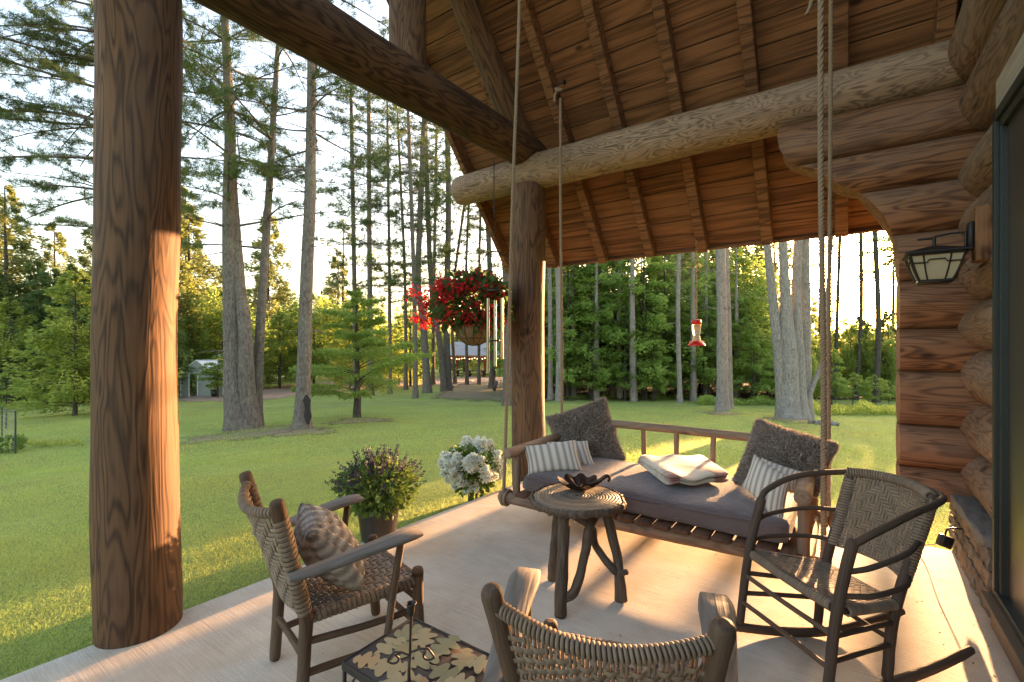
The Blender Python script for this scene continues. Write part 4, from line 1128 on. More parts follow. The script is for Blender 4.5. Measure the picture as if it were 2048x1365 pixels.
# ---------------------------------------------------------------- stump table
SIZE = 1.0
tc_ = at(1154, 990, z=.61)
st_t = thing('stump_table', 'round side table with a ringed wood slice top on branch legs', 'table', (tc_[0], tc_[1], 0))
m_ = MB(); a = np.linspace(0, 2 * math.pi, 120, endpoint=False)
ring = lambda r, z, j: np.stack([tc_[0] + r * np.cos(a) * (1 + j * edge), tc_[1] + r * np.sin(a) * (1 + j * edge), z + 0 * a], -1)
edge = .022 * np.sin(a * 3 + 1) + .018 * np.sin(a * 5 + 2) + .010 * np.sin(a * 11) + .012 * np.sin(a * 37) + .010 * np.sin(a * 53 + 1)
prof = [(.01, .608), (.08, .608), (.16, .607), (.23, .607), (.272, .606), (.287, .600), (.293, .585), (.290, .565), (.280, .552), (.15, .548), (.01, .548)]
Fr = np.array([ring(r, z, min(1, r / .25)) for r, z in prof])
Gg = np.array([np.stack([np.full(120, r * 1.0), np.cos(a) * .02, (np.sin(a) * .05 + z)], -1) for r, z in prof])
i = np.arange(len(prof) - 1)[:, None]; j = np.arange(120)[None]; j2 = (j + 1) % 120
m_.add(Fr, np.stack([i * 120 + j, (i + 1) * 120 + j, (i + 1) * 120 + j2, i * 120 + j2], -1).reshape(-1, 4))
tt = NT('ringed_slice'); to = tt.n('TexCoord').outputs['Object']; sp = tt.n('SeparateXYZ'); tt.l(to, sp.inputs[0])
rr_ = tt.math('SQRT', tt.math('ADD', tt.math('POWER', sp.outputs[0], 2), tt.math('POWER', sp.outputs[1], 2)))
nd = tt.noise(to, 6, 3, .6)
rg = tt.math('MULTIPLY_ADD', tt.math('SINE', tt.math('ADD', tt.math('MULTIPLY', rr_, 330), tt.math('MULTIPLY', nd, 14))), .5, .5)
rg2 = tt.math('MULTIPLY_ADD', tt.math('SINE', tt.math('ADD', tt.math('MULTIPLY', rr_, 80), tt.math('MULTIPLY', nd, 9))), .5, .5)
tt.col(tt.mix(tt.math('ADD', tt.math('MULTIPLY', rg, .6), tt.math('MULTIPLY', rg2, .35)), (.095, .068, .045), (.27, .205, .145))); tt.rough(.65); tt.spec(.3)
tt.bump(tt.math('ADD', rg, rg2), .8, .006)
m_.build('table_top', tt.m, st_t)
m_ = MB()   # bark edge, deeply ridged
F = []
for z, q in ((.604, .995), (.596, 1.02), (.583, 1.03), (.570, 1.025), (.556, .99)):
    rdg = .012 * np.abs(np.sin(a * 31 + 4 * z * 20)) + .008 * np.abs(np.sin(a * 47 + 2))
    F.append(np.stack([tc_[0] + (.289 * q + rdg) * np.cos(a) * (1 + edge), tc_[1] + (.289 * q + rdg) * np.sin(a) * (1 + edge), z + .006 * np.sin(a * 23) * (z < .57)], -1))
m_.grid(np.array(F), True); m_.build('bark_edge', M['stump'], st_t)
def blg(pts, R, name='leg'):
    R = [q * 1.14 for q in R]
    m_ = MB(); m_.tube(pts, R, 20, True, .16, dome=.35, smoothn=34); return m_.build(name, M['stump'], st_t)
A1 = at(1104, 1160, z=0); B1 = at(1120, 1232, z=0); C1 = at(1243, 1203, z=0)
up = lambda x, y: np.array([tc_[0] + x, tc_[1] + y, .56])
cam_r = RT
l1 = tc_ + cam_r * -.125; l2 = tc_ + cam_r * -.095 - FW * .13; l3 = tc_ + cam_r * .195 - FW * .03
blg([A1, A1 * .5 + l1 * .5 + [0, 0, -.02], [l1[0], l1[1], .56]], [.030, .026, .027])
blg([B1, B1 + [.01, .0, .14], B1 * .45 + l2 * .55 + [.0, 0, .0], [l2[0], l2[1], .56]], [.033, .032, .031, .034])
blg([C1, C1 + [-.012, 0, .14], C1 * .55 + l3 * .45 + np.array([.012, .0, -.02]), C1 * .25 + l3 * .75 + [-.005, 0, -.03], [l3[0] - .02, l3[1], .56]], [.034, .029, .027, .028, .030])
kn_ = C1 + np.array([.03, -.01, .19]); blg([kn_ - [.03, 0, 0.01], kn_ + [.012, 0, .01]], [.017, .014], 'branch_stub')
pA = B1 + np.array([.0, .0, .09]); pB = np.array([l3[0] - .04, l3[1] - .02, .55])
mid = (pA + pB) / 2
blg([pA, pA + cam_r * .09 + [0, 0, .07], mid + cam_r * .03 + [0, 0, -.0], mid + cam_r * .045 + [0, 0, .12], pB + [0, 0, -.05] - cam_r * .03, pB], [.024, .024, .025, .025, .026, .024], 'crossing_branch')
pC = C1 + np.array([-.01, .02, .15]); pD = np.array([l1[0] + .05, l1[1] + .0, .55])
mid = (pC + pD) / 2 + FW * .05
blg([pC, pC - cam_r * .07 + [0, 0, .06], mid + [0, 0, -.06] + cam_r * .03, mid + [0, 0, .06] - cam_r * .0, pD + cam_r * .03 + [0, 0, -.05], pD], [.021, .021, .022, .022, .021, .022], 'crossing_branch')
# leaf bowl
lc = at(1160, 978, z=.61)
t = thing('leaf_bowl', 'dark bronze leaf shaped dish with curled stem on the stump table', 'bowl', (lc[0], lc[1], .61))
F = []; na = 80; na = 144; aa = np.linspace(0, 2 * math.pi, na, endpoint=False)
for k in range(12):
    q = k / 11; lob = 1 + .07 * q * np.cos(aa * 9)
    r = .150 * q * lob; z = .616 + .055 * q ** 2.2 + .011 * q * np.cos(aa * 9)
    F.append(np.stack([lc[0] + cam_r[0] * r * np.cos(aa) - FW[0] * r * np.sin(aa) * .9, lc[1] + cam_r[1] * r * np.cos(aa) - FW[1] * r * np.sin(aa) * .9, z], -1))
F = np.array(F); m_ = MB(); m_.grid(F, True); m_.grid((F - [0, 0, .006])[::-1], True); m_.build('leaf_dish', M['bronze'], t)
hp = [lc + cam_r * .06 + [0, 0, .03], lc + cam_r * .13 + [0, 0, .055], lc + cam_r * .175 + [0, 0, .085], lc + cam_r * .20 + [0, 0, .085], lc + cam_r * .205 + [0, 0, .062], lc + cam_r * .19 + [0, 0, .055]]
m_ = MB(); m_.tube(hp, [.010, .013, .014, .011, .009, .010], 12, True, .05, smoothn=24); m_.build('stem_handle', M['bronze'], t)
m_ = MB()
for ang in (.6, 2.6, 4.7):
    m_.tube([lc + [.05 * math.cos(ang), .05 * math.sin(ang), .012], lc + [.055 * math.cos(ang), .055 * math.sin(ang), .001]], [.006, .008], 8)
m_.build('foot', M['bronze'], t)

# ---------------------------------------------------------------- leaf table with candlestick
TX0, TX1, TY0, TY1, TZ = -1.495, -.99, 1.045, 1.385, .45
t = thing('leaf_side_table', 'small iron table with overlapping tan oak leaves on its dark top', 'side table', ((TX0 + TX1) / 2, (TY0 + TY1) / 2, 0))
m_ = MB(); m_.box(((TX0 + TX1) / 2, (TY0 + TY1) / 2, TZ - .006), (TX1 - TX0, TY1 - TY0, .012), None, .003); m_.build('table_top', simple('brown_enamel', (.075, .050, .042), .45, .2, .2, 20), t)
m_ = MB()
for (p, q) in (((TX0, TY0), (TX1, TY0)), ((TX1, TY0), (TX1, TY1)), ((TX1, TY1), (TX0, TY1)), ((TX0, TY1), (TX0, TY0))):
    m_.beam((p[0], p[1], TZ - .012), (q[0], q[1], TZ - .012), .010, .030, ch=.002)
m_.build('rim', M['iron'], t)
for x in (TX0 + .005, TX1 - .005):
    for y in (TY0 + .005, TY1 - .005):
        m_ = MB(); m_.beam((x, y, 0), (x, y, TZ - .02), .012, .012, (0, 1, 0), .002)
        m_.tube([(x, y, .30), (x + (.05 if x < -1.2 else -.05), y, .40), (x + (.09 if x < -1.2 else -.09), y, TZ - .02)], .004, 6, smoothn=8); m_.build('leg', M['blackmetal'], t)
oak = NT('oak_leaf_tan'); oo = oak.n('ObjectInfo').outputs['Random']; og = oak.n('TexCoord').outputs['Object']
oc = oak.ramp(oo, [(0, (.24, .19, .09)), (.35, (.42, .33, .19)), (.6, (.22, .20, .11)), (.8, (.46, .36, .20)), (1, (.36, .20, .09))])
oak.col(oak.mix(.6, oc, oak.mix(1.0, oc, oak.ramp(oak.noise(og, 60, 4, .7), [(.3, (.55, .5, .45)), (.7, (1.25, 1.2, 1.1))]), 'MULTIPLY'))); oak.rough(.5); oak.spec(.3)
def oakmesh():
    # lobed outline both sides of a midrib, as quads from rib to edge
    n = 34; s_ = np.linspace(0, 1, n); env = np.sin(math.pi * np.clip(s_, 0, 1) ** .85) ** .75 * .40
    w = env * (.68 + .34 * np.sign(np.sin(s_ * 6.283 * 3.1 + .4)) * np.abs(np.sin(s_ * 6.283 * 3.1 + .4)) ** .7) + .014
    sh = .09 * np.sin(s_ * 6.283 * 3.1 - .6)
    V = []; Q = []
    for i in range(n):
        for sg in (-1, 0, 1):
            V.append((sg * w[i], s_[i] + (sh[i] * .35 if sg else 0) - .5, .0 if sg else .02))
    for i in range(n - 1):
        for k in (0, 1): Q.append([i * 3 + k, i * 3 + k + 1, (i + 1) * 3 + k + 1, (i + 1) * 3 + k])
    m_ = MB(); m_.add(V, Q)
    m_.tube([(0, .48, .012), (0, .62, .0)], .02, 5); return m_.mesh('oak_leaf')
om = oakmesh(); om.materials.append(oak.m)
toff = OFF[t.name]
pts = []
for gx in range(5):
    for gy in range(3): pts.append((TX0 + .06 + gx * (TX1 - TX0 - .12) / 4, TY0 + .06 + gy * (TY1 - TY0 - .12) / 2))
for k, (x, y) in enumerate(pts):
    o = bpy.data.objects.new('oak_leaf', om); COL.objects.link(o); o.parent = t
    s_ = rng.uniform(.115, .145); x = float(np.clip(x + rng.uniform(-.02, .02), TX0 + .07, TX1 - .07)); y = float(np.clip(y + rng.uniform(-.02, .02), TY0 + .06, TY1 - .06))
    o.location = (x - toff[0], y - toff[1], TZ + .0015 + k * .0004); o.scale = (s_, s_, s_ * .25); o.rotation_euler = (0, 0, rng.uniform(0, 6.28))
# candlestick
cb = at(818, 1365, d=1.585); cb = np.array([cb[0], cb[1], TZ + .012])
t = thing('candle_holder', 'slim dark iron candlestick with scrolled arms on the leaf table', 'candle holder', cb)
tx = at(822, 1212, d=1.585)
ztop_ = tx[2]
m_ = MB(); m_.lathe([(.001, -.030), (.010, -.030), (.012, -.02), (.0135, .0), (.0175, .006), (.0185, .009), (.0165, .009), (.0115, .002), (.010, -.015), (.001, -.018)], (tx[0], tx[1], ztop_), 18); m_.build('candle_cup', M['iron'], t)
m_ = MB(); m_.tube([(tx[0], tx[1], ztop_ - .028), (tx[0] - .002, tx[1], ztop_ - .10), (tx[0] - .004, tx[1], ztop_ - .165), (cb[0] + .012, cb[1] - .01, cb[2] + .06), (cb[0] + .012, cb[1] - .01, cb[2])], [.0055, .0045, .005, .0055, .007], 8, True, .05, smoothn=30); m_.build('stem', M['iron'], t)
for sx, zc in ((-1, .0), (1, .012)):
    m_ = MB(); aq = np.linspace(0, 4.6, 26); rr2 = .032 * np.exp(-aq * .38); cen = np.array([tx[0], tx[1], ztop_ - .175 + zc]) + RT * sx * .052
    P = [cen + RT * sx * (-(rr2[k]) * math.cos(aq[k]) * -1) * 1 + np.array([0, 0, -math.sin(aq[k]) * rr2[k]]) for k in range(26)]
    P = [np.array([tx[0], tx[1], ztop_ - .168 + zc])] + [cen + RT * sx * (.0) + RT * (-sx) * rr2[0] * 0 + np.array([0, 0, .022])] + P[2:]
    m_.tube(P, .0036, 6, True, smoothn=44); m_.build('scroll', M['iron'], t)
m_ = MB(); m_.lathe([(.001, -.012), (.034, -.012), (.034, -.008), (.012, .002), (.001, .004)], cb, 20); m_.build('base', M['iron'], t)

# ---------------------------------------------------------------- lantern
lx, ly = .475, 4.10
t = thing('wall_lantern', 'craftsman porch lantern with amber glass panels on the log wall', 'wall lamp', (.65, 4.10, 2.24))
LZ = 2.10
rotl = np.array([[1, 0, 0], [0, 1, 0], [0, 0, 1.0]])
m_ = MB()
def sqring(m_, rings, c_):
    F = [[(c_[0] + h * a_, c_[1] + h * b_, z) for a_, b_ in ((-1, -1), (-.33, -1), (.33, -1), (1, -1), (1, -.33), (1, .33), (1, 1), (.33, 1), (-.33, 1), (-1, 1), (-1, .33), (-1, -.33))] for h, z in rings]
    m_.grid(np.array(F), True)
sqring(m_, [(.002, LZ + .155), (.03, LZ + .150), (.10, LZ + .125), (.155, LZ + .105), (.160, LZ + .095), (.150, LZ + .092), (.002, LZ + .10)], (lx, ly)); m_.build('hood', M['blackmetal'], t, False)
gl = NT('amber_glass'); gl.col((.40, .33, .21)); gl.rough(.4); gl.spec(.5); gl.b.inputs['Subsurface Weight'].default_value = .0
prl = [(.130, LZ + .090), (.118, LZ + .04), (.104, LZ - .01), (.090, LZ - .05), (.078, LZ - .078)]
m_ = MB(); sqring(m_, prl, (lx, ly)); m_.build('glass_panel', gl.m, t, False)
for a_, b_ in ((-1, -1), (1, -1), (1, 1), (-1, 1)):
    m_ = MB(); m_.tube([(lx + h * a_ * 1.01, ly + h * b_ * 1.01, z) for h, z in prl], .007, 6, True); m_.build('corner_bar', M['blackmetal'], t)
for ax in (0, 1):
    for sg in (-1, 1):
        def P_(s_, h, z): return (lx + s_ * h, ly + sg * h * 1.02, z) if ax == 0 else (lx + sg * h * 1.02, ly + s_ * h, z)
        m_ = MB()
        for s_ in (-.52, .52): m_.tube([P_(s_, h, z) for h, z in prl], .0045, 5)
        hm = .121
        m_.tube([P_(-1, hm, LZ + .035), P_(-.4, hm, LZ + .035), P_(-.3, hm + .003, LZ + .052), P_(.3, hm + .003, LZ + .052), P_(.4, hm, LZ + .035), P_(1, hm, LZ + .035)], .0045, 5)
        m_.tube([P_(-1, .079, LZ - .078), P_(1, .079, LZ - .078)], .008, 5); m_.tube([P_(-1, .131, LZ + .088), P_(1, .131, LZ + .088)], .008, 5)
        m_.build('glazing_bar', M['blackmetal'], t)
m_ = MB(); m_.box((lx, ly, LZ - .084), (.17, .17, .014), None, .003); m_.build('bottom_plate', M['blackmetal'], t)
m_ = MB(); m_.beam((.645, ly, LZ + .11), (.645, ly, LZ + .28), .10, .025, (1, 0, 0), .004); m_.build('wall_plate', M['blackmetal'], t)
m_ = MB(); m_.tube([(.64, ly, LZ + .225), (.55, ly, LZ + .225), (.48, ly, LZ + .215), (.465, ly, LZ + .205), (.39, ly, LZ + .205)], .007, 8); m_.tube([(lx, ly, LZ + .21), (lx, ly, LZ + .14)], .010, 8); m_.tube([(.625, ly, LZ + .23), (.625, ly, LZ + .10), (.60, ly, LZ + .10)], .008, 8); m_.build('bracket_arm', M['blackmetal'], t)

# plug with cord at the pier
pc = at(1890, 1083, d=3.45)
t = thing('plug_adapter', 'black plug adapter on a short cord beside the stone pier', 'power adapter', (pc[0], pc[1], pc[2] - .05))
m_ = MB(); m_.box(pc, (.085, .06, .085), np.array(Matrix.Rotation(.6, 3, 'Z') @ Matrix.Rotation(.35, 3, 'Y')), .008); m_.build('adapter_body', M['plasticblack'], t)
m_ = MB(); m_.tube([pc + [0, 0, .04], pc + [.01, 0, .085], (.64, pc[1] + .02, pc[2] + .10), (.70, pc[1] + .03, pc[2] + .10)], .006, 8, smoothn=20); m_.build('cord', M['plasticblack'], t)
m_ = MB(); m_.tube([pc + [-.03, 0, -.02], pc + [-.08, .1, -.08], (pc[0] - .15, pc[1] + .3, .012), (pc[0] - .5, pc[1] + .6, .012)], .004, 6, smoothn=24); m_.build('cable', simple('pale_cable', (.4, .37, .3), .6), t)

# ---------------------------------------------------------------- hanging things
def chain(m_, p0, p1, link=.022, r=.0018):
    p0 = np.asarray(p0, float); p1 = np.asarray(p1, float); L = np.linalg.norm(p1 - p0); n = max(2, int(L / (link * .75)))
    a = np.linspace(0, 2 * math.pi, 9)
    for k in range(n):
        c_ = p0 + (p1 - p0) * (k + .5) / n
        ex = np.array([1, 0, 0]) if k % 2 else np.array([0, 1.0, 0])
        m_.tube([c_ + ex * link * .28 * math.cos(q) + np.array([0, 0, link * .5 * math.sin(q)]) for q in a], r, 4, False)
# wind chime
wc = at(991, 582, X=-3.15)
t = thing('wind_chime', 'silver tube wind chime hanging in front of the flower basket', 'wind chime', wc)
m_ = MB(); chain(m_, at(988, 318, X=-3.15), at(988, 432, X=-3.15), .035, .0028); m_.build('chain', M['iron'], t)
m_ = MB(); m_.tube([at(988, 432, X=-3.15), wc], .0018, 5); m_.build('hanging_cord', M['blackmetal'], t)
m_ = MB(); m_.lathe([(.001, .02), (.05, .018), (.098, .006), (.103, 0), (.1, -.014), (.001, -.014)], wc, 28); m_.build('disc', simple('dark_stained_wood', (.030, .014, .012), .5), t)
for k, (uu_, v0_, v1_) in enumerate(((976, 597, 745), (990, 601, 733), (1004, 597, 718))):
    dd = -.03 if k < 3 else .055
    pA = at(uu_, v0_, d=depth(wc) + dd); pB = at(uu_, v1_, d=depth(wc) + dd); pB = np.array([pA[0], pA[1], pB[2]])
    m_ = MB(); m_.tube([pA, pB], .0165 if k < 3 else .0155, 14, True); m_.build('tube', M['aluminium'], t)
    m_ = MB(); m_.tube([pA, [pA[0], pA[1], wc[2] - .01]], .0012, 4); m_.build('string', M['blackmetal'], t)
m_ = MB(); pw = wc + [0, 0, -.55]; m_.lathe([(.001, .008), (.05, .008), (.052, 0), (.05, -.008), (.001, -.008)], pw, 18); m_.tube([wc, pw], .0012, 4); m_.tube([pw, pw + [0, 0, -.45]], .0012, 4); m_.build('striker', simple('dark_striker', (.03, .016, .013), .5), t)
m_ = MB(); m_.box(pw + [0, 0, -.50], (.045, .006, .12), np.array(Matrix.Rotation(.4, 3, 'Y')), .002); m_.build('wind_sail', simple('dark_sail', (.03, .016, .013), .5), t)

# hanging basket
bc_ = at(948, 652, d=5.6)
t = thing('hanging_basket', 'wire basket of red begonias hanging beside the log post', 'hanging plant', bc_)
coir = simple('coir_liner', (.20, .115, .055), .95, 0, .4, 60, .8)
rb = .235
prof = [(rb * math.sin(a_), -.235 * math.cos(a_) + .0) for a_ in np.linspace(.06, 1.57, 12)]
m_ = MB(); m_.lathe(prof, bc_ + [0, 0, 0], 40); m_.lathe([(r * .93, z + .01) for r, z in prof][::-1], bc_, 40); m_.build('liner', coir, t)
m_ = MB(); m_.lathe([(.001, -.03), (rb * .92, -.03)], bc_, 24); m_.build('soil', simple('potting_soil', (.03, .02, .014), .95, 0, .5, 60, .5), t)
for k in range(14):
    a_ = k * 2 * math.pi / 14; m_ = MB(); m_.tube([bc_ + [r * 1.015 * math.cos(a_), r * 1.015 * math.sin(a_), z - .002] for r, z in prof], .0035, 6); m_.build('basket_wire', M['blackmetal'], t)
m_ = MB(); aa = np.linspace(0, 2 * math.pi, 40)
for rr3, zz3 in ((rb * 1.01, 0), (rb * .8, -.15)): m_.tube([bc_ + [rr3 * math.cos(q), rr3 * math.sin(q), zz3] for q in aa], .004, 6, False)
m_.build('basket_rim', M['blackmetal'], t)
hook = at(957, 551, d=5.6)
m_ = MB()
for k in range(3):
    a_ = k * 2.094 + .3; m_.tube([bc_ + [rb * math.cos(a_), rb * math.sin(a_), 0], hook], .002, 5)
m_.build('hanger_wire', M['blackmetal'], t)
m_ = MB(); m_.tube([at(1024, 531, d=5.72), at(1010, 512, d=5.72), at(985, 503, d=5.65), at(966, 520, d=5.62), hook], .007, 8, smoothn=24); m_.build('bracket', M['iron'], t)
cp = bc_ + [0, 0, .26]
def leaf_cloud(n, c_, rad, l, w, bias=(0, 0, 0), shell=.5, up=.3, droop=0):
    D = randdir(n); r = (shell + (1 - shell) * rng.random(n)) ** .6
    P = c_ + D * r[:, None] * np.array(rad)
    d2 = unit(D * .8 + randdir(n) * .7 + np.array([0, 0, up])); S2 = unit(np.cross(d2, randdir(n)))
    return P, d2, S2, l * rng.uniform(.6, 1.3, n), w * rng.uniform(.6, 1.3, n)
m_ = MB(); P, d2, S2, l_, w_ = leaf_cloud(1500, cp, (.50, .50, .33), .12, .075, up=.0, shell=.25); 
keep = (P[:, 2] > bc_[2] - .12) & (P @ RT < bc_ @ RT + .39) & (P @ FW > bc_ @ FW - .30); m_.quads(P[keep], d2[keep], S2[keep], l_[keep], w_[keep]); m_.build('leaves', M['begleaf'], t, kind='stuff')
m_ = MB(); nC = 165
for k in range(nC):
    D = randdir(1)[0]; D[2] = D[2] * .9 + .05
    e = cp + D * np.array([.56, .56, .36]) * rng.uniform(.75, 1.08)
    if k < 30: e = cp + np.array(-RT) * rng.uniform(.35, .75) + np.array([0, 0, rng.uniform(-.28, .2)]) + FW * rng.uniform(-.2, .3)
    if e[2] < bc_[2] - .14: e[2] = bc_[2] - .1
    if e @ RT > bc_ @ RT + .35: continue
    e = e + FW * max(0, bc_ @ FW - .31 - e @ FW)
    nb_ = rng.integers(9, 20); P = e + rng.normal(size=(nb_, 3)) * [.030, .030, .035]; d2 = unit(randdir(nb_) + [0, 0, -.6])
    m_.quads(P, d2, perp(d2), rng.uniform(.026, .048, nb_), rng.uniform(.024, .040, nb_)); m_.quads(P, d2, perp(d2), rng.uniform(.022, .038, nb_), rng.uniform(.02, .03, nb_))
m_.build('red_flowers', M['redpetal'], t, kind='stuff')
m_ = MB()
for k in range(34):
    D = randdir(1)[0]; e = cp + D * np.array([.55, .55, .36])
    if e @ RT > bc_ @ RT + .35: continue
    m_.tube([bc_ + D * [.1, .1, .02], (bc_ + cp) / 2 + D * .2 + [0, 0, .1], e], .004, 5, smoothn=8)
m_.build('stems', simple('begonia_stem', (.12, .05, .03), .6), t, kind='stuff')

# hummingbird feeder
fb = at(1393, 692, Y=5.93); dfe = depth(fb)
t = thing('hummingbird_feeder', 'red and clear hummingbird feeder on a thin chain below the eave', 'bird feeder', fb)
redp = simple('red_plastic', (.55, .015, .012), .3)
glass = NT('feeder_glass'); glass.col((1.0, .86, .72)); glass.rough(.05); glass.b.inputs['Transmission Weight'].default_value = .85; glass.b.inputs['IOR'].default_value = 1.2
m_ = MB(); m_.lathe([(.001, 0), (.098, 0), (.102, .008), (.092, .022), (.066, .05), (.05, .062), (.001, .062)], fb, 28); m_.build('feeder_base', redp, t)
for k in range(5):
    a_ = k * 1.2566 + .5; c_ = fb + [.082 * math.cos(a_), .082 * math.sin(a_), .040]; m_ = MB()
    for q in range(5):
        b_ = q * 1.2566; m_.lathe([(.001, .004), (.007, .003), (.009, 0), (.001, -.002)], c_ + np.array([-math.sin(a_) * math.cos(b_), math.cos(a_) * math.cos(b_), math.sin(b_)]) * .014, 8)
    m_.lathe([(.001, .006), (.006, .004), (.006, 0)], c_ + [.004 * math.cos(a_), .004 * math.sin(a_), 0], 8); m_.build('feeding_port', simple('yellow_port', (.75, .30, .03), .4) if k == 0 else bpy.data.materials['yellow_port'], t)
m_ = MB(); m_.lathe([(.045, .06), (.046, .08), (.036, .11), (.035, .13), (.048, .18), (.050, .22), (.050, .265)], fb, 26); m_.build('bottle', glass.m, t)
m_ = MB(); m_.lathe([(.048, .258), (.054, .262), (.055, .30), (.050, .312), (.02, .318), (.001, .318)], fb, 26); m_.build('cap', redp, t)
m_ = MB(); chain(m_, fb + [0, 0, .318], [fb[0], fb[1], rafter_z(5.93) + .02], .04, .003); m_.build('chain', simple('brass_chain', (.42, .24, .10), .35, .8), t)

# ---------------------------------------------------------------- potted salvia
pp = at(757, 1078, z=0); pp[2] = 0
t = thing('potted_salvia', 'dark pot of purple spiked flowers on the patio edge behind the armchair', 'potted plant', pp)
m_ = MB(); m_.lathe([(.001, .004), (.125, .0), (.135, .01), (.17, .24), (.182, .26), (.186, .285), (.176, .29), (.168, .26), (.001, .25)], pp, 40); m_.build('pot', simple('dark_pot', (.035, .030, .028), .4, 0, .3, 8), t)
tp_ = pp + [0, 0, .29]
m_ = MB(); n = 1500
P, d2, S2, l_, w_ = leaf_cloud(n, tp_ + [0, 0, .14], (.31, .31, .22), .065, .036, up=-.15, shell=.3); m_.quads(P, d2, S2, l_, w_)
m_.build('leaves', M['potleaf'], t, kind='stuff')
m_ = MB(); mf = MB()
for k in range(105):
    a_ = rng.uniform(0, 6.28); q = rng.uniform(0, 1) ** .6; top_ = tp_ + np.array([.43 * q * math.cos(a_), .43 * q * math.sin(a_), .47 - .24 * q * q + rng.uniform(-.09, .05)])
    b_ = tp_ + [.1 * q * math.cos(a_), .1 * q * math.sin(a_), 0]; m_.tube([b_, (b_ + top_) / 2 + [0, 0, .06], top_], .0022, 4, False, smoothn=7)
    hh = rng.uniform(.09, .19); nn = int(hh * 230); s_ = rng.random(nn); dr = unit(top_ - b_); P = top_ - dr * (s_ * hh)[:, None] + rng.normal(size=(nn, 3)) * .005
    d2 = unit(randdir(nn) + dr * .5); mf.quads(P, d2, perp(d2), .016, .011)
m_.build('stems', simple('green_stem', (.07, .09, .03), .7), t, kind='stuff'); mf.build('flower_spikes', M['purple'], t, kind='stuff')

# hydrangea
hy = at(945, 985, d=5.25); hy[2] = gz(hy[0], hy[1])
t = thing('hydrangea_bush', 'white hydrangea in bloom at the patio edge beside the far log post', 'bush', hy)
hc = np.array([hy[0], hy[1], at(945, 925, d=5.25)[2] - .02])
m_ = MB(); P, d2, S2, l_, w_ = leaf_cloud(900, hc, (.30, .30, .23), .08, .05, up=.1, shell=.2); m_.quads(P, d2, S2, l_, w_)
P, d2, S2, l_, w_ = leaf_cloud(300, hc - [0, 0, .20], (.20, .20, .14), .08, .05, up=.1, shell=.1); m_.quads(P, d2, S2, l_, w_); m_.build('leaves', M['hydleaf'], t, kind='stuff')
m_ = MB()
for k in range(64):
    D = randdir(1)[0]; D[2] = D[2] * .9 + .05; D -= FW * rng.uniform(0, .5); D = unit(D); e = hc + D * np.array([.31, .31, .24])
    nn = 150; ax_ = unit(D + [0, 0, .3]); q_ = rng.random(nn); P = e + ax_ * (q_ * .085 - .03)[:, None] + randdir(nn) * (.052 * (1.15 - q_))[:, None]; d2 = unit(P - e + randdir(nn) * .05); m_.quads(P, d2, perp(d2), .030, .027)
m_.build('flower_heads', M['white'], t, kind='stuff')
m_ = MB()
for k in range(9):
    a_ = k * .7; m_.tube([hy + [.03 * math.cos(a_), .03 * math.sin(a_), -.05], hy + [.08 * math.cos(a_), .08 * math.sin(a_), .25], hc + [.2 * math.cos(a_), .2 * math.sin(a_), 0]], .006, 5, smoothn=8)
m_.build('stems', M['barkdark'], t, kind='stuff')
# ================================================================ TREES
def trunk(m_, P, R, seg=14, flare=True, rough=.05, n=26):
    P = np.array(P, float)
    Q = spline(P, n); Rr = np.interp(np.linspace(0, 1, n), np.linspace(0, 1, len(R)), R)
    if flare:
        L = np.concatenate([[0], np.cumsum(np.linalg.norm(np.diff(Q, axis=0), axis=1))])
        Rr = Rr * .88 * (1 + .55 * np.exp(-L / (Rr[0] * 1.3)))
        Q[0] -= [0, 0, .25]
    m_.tube(Q, Rr, seg, True, rough)
    return Q, Rr
def branch_curve(p, az, L, rise, droop, wob=.08, n=9):
    t = np.linspace(0, 1, n); d = np.array([math.cos(az), math.sin(az), 0]); s_ = np.array([-d[1], d[0], 0])
    w = rng.normal(size=2) * wob
    return p + d * (t * L)[:, None] + np.array([0, 0, 1]) * (rise * t * L - droop * L * t ** 2)[:, None] + s_ * (w[0] * L * t ** 2 + w[1] * L * .4 * np.sin(t * 5))[:, None]
def needles(m_, P, K, l, w, spread=.9, base=None):
    n = len(P) * K; C_ = np.repeat(P, K, 0) + rng.normal(size=(n, 3)) * l * .25
    D = randdir(n) * spread + np.array([0, 0, .25])
    if base is not None: D = D + np.repeat(base, K, 0) * .6
    D = unit(D); m_.tris(C_, D, perp(D), l * rng.uniform(.7, 1.2, n), w)

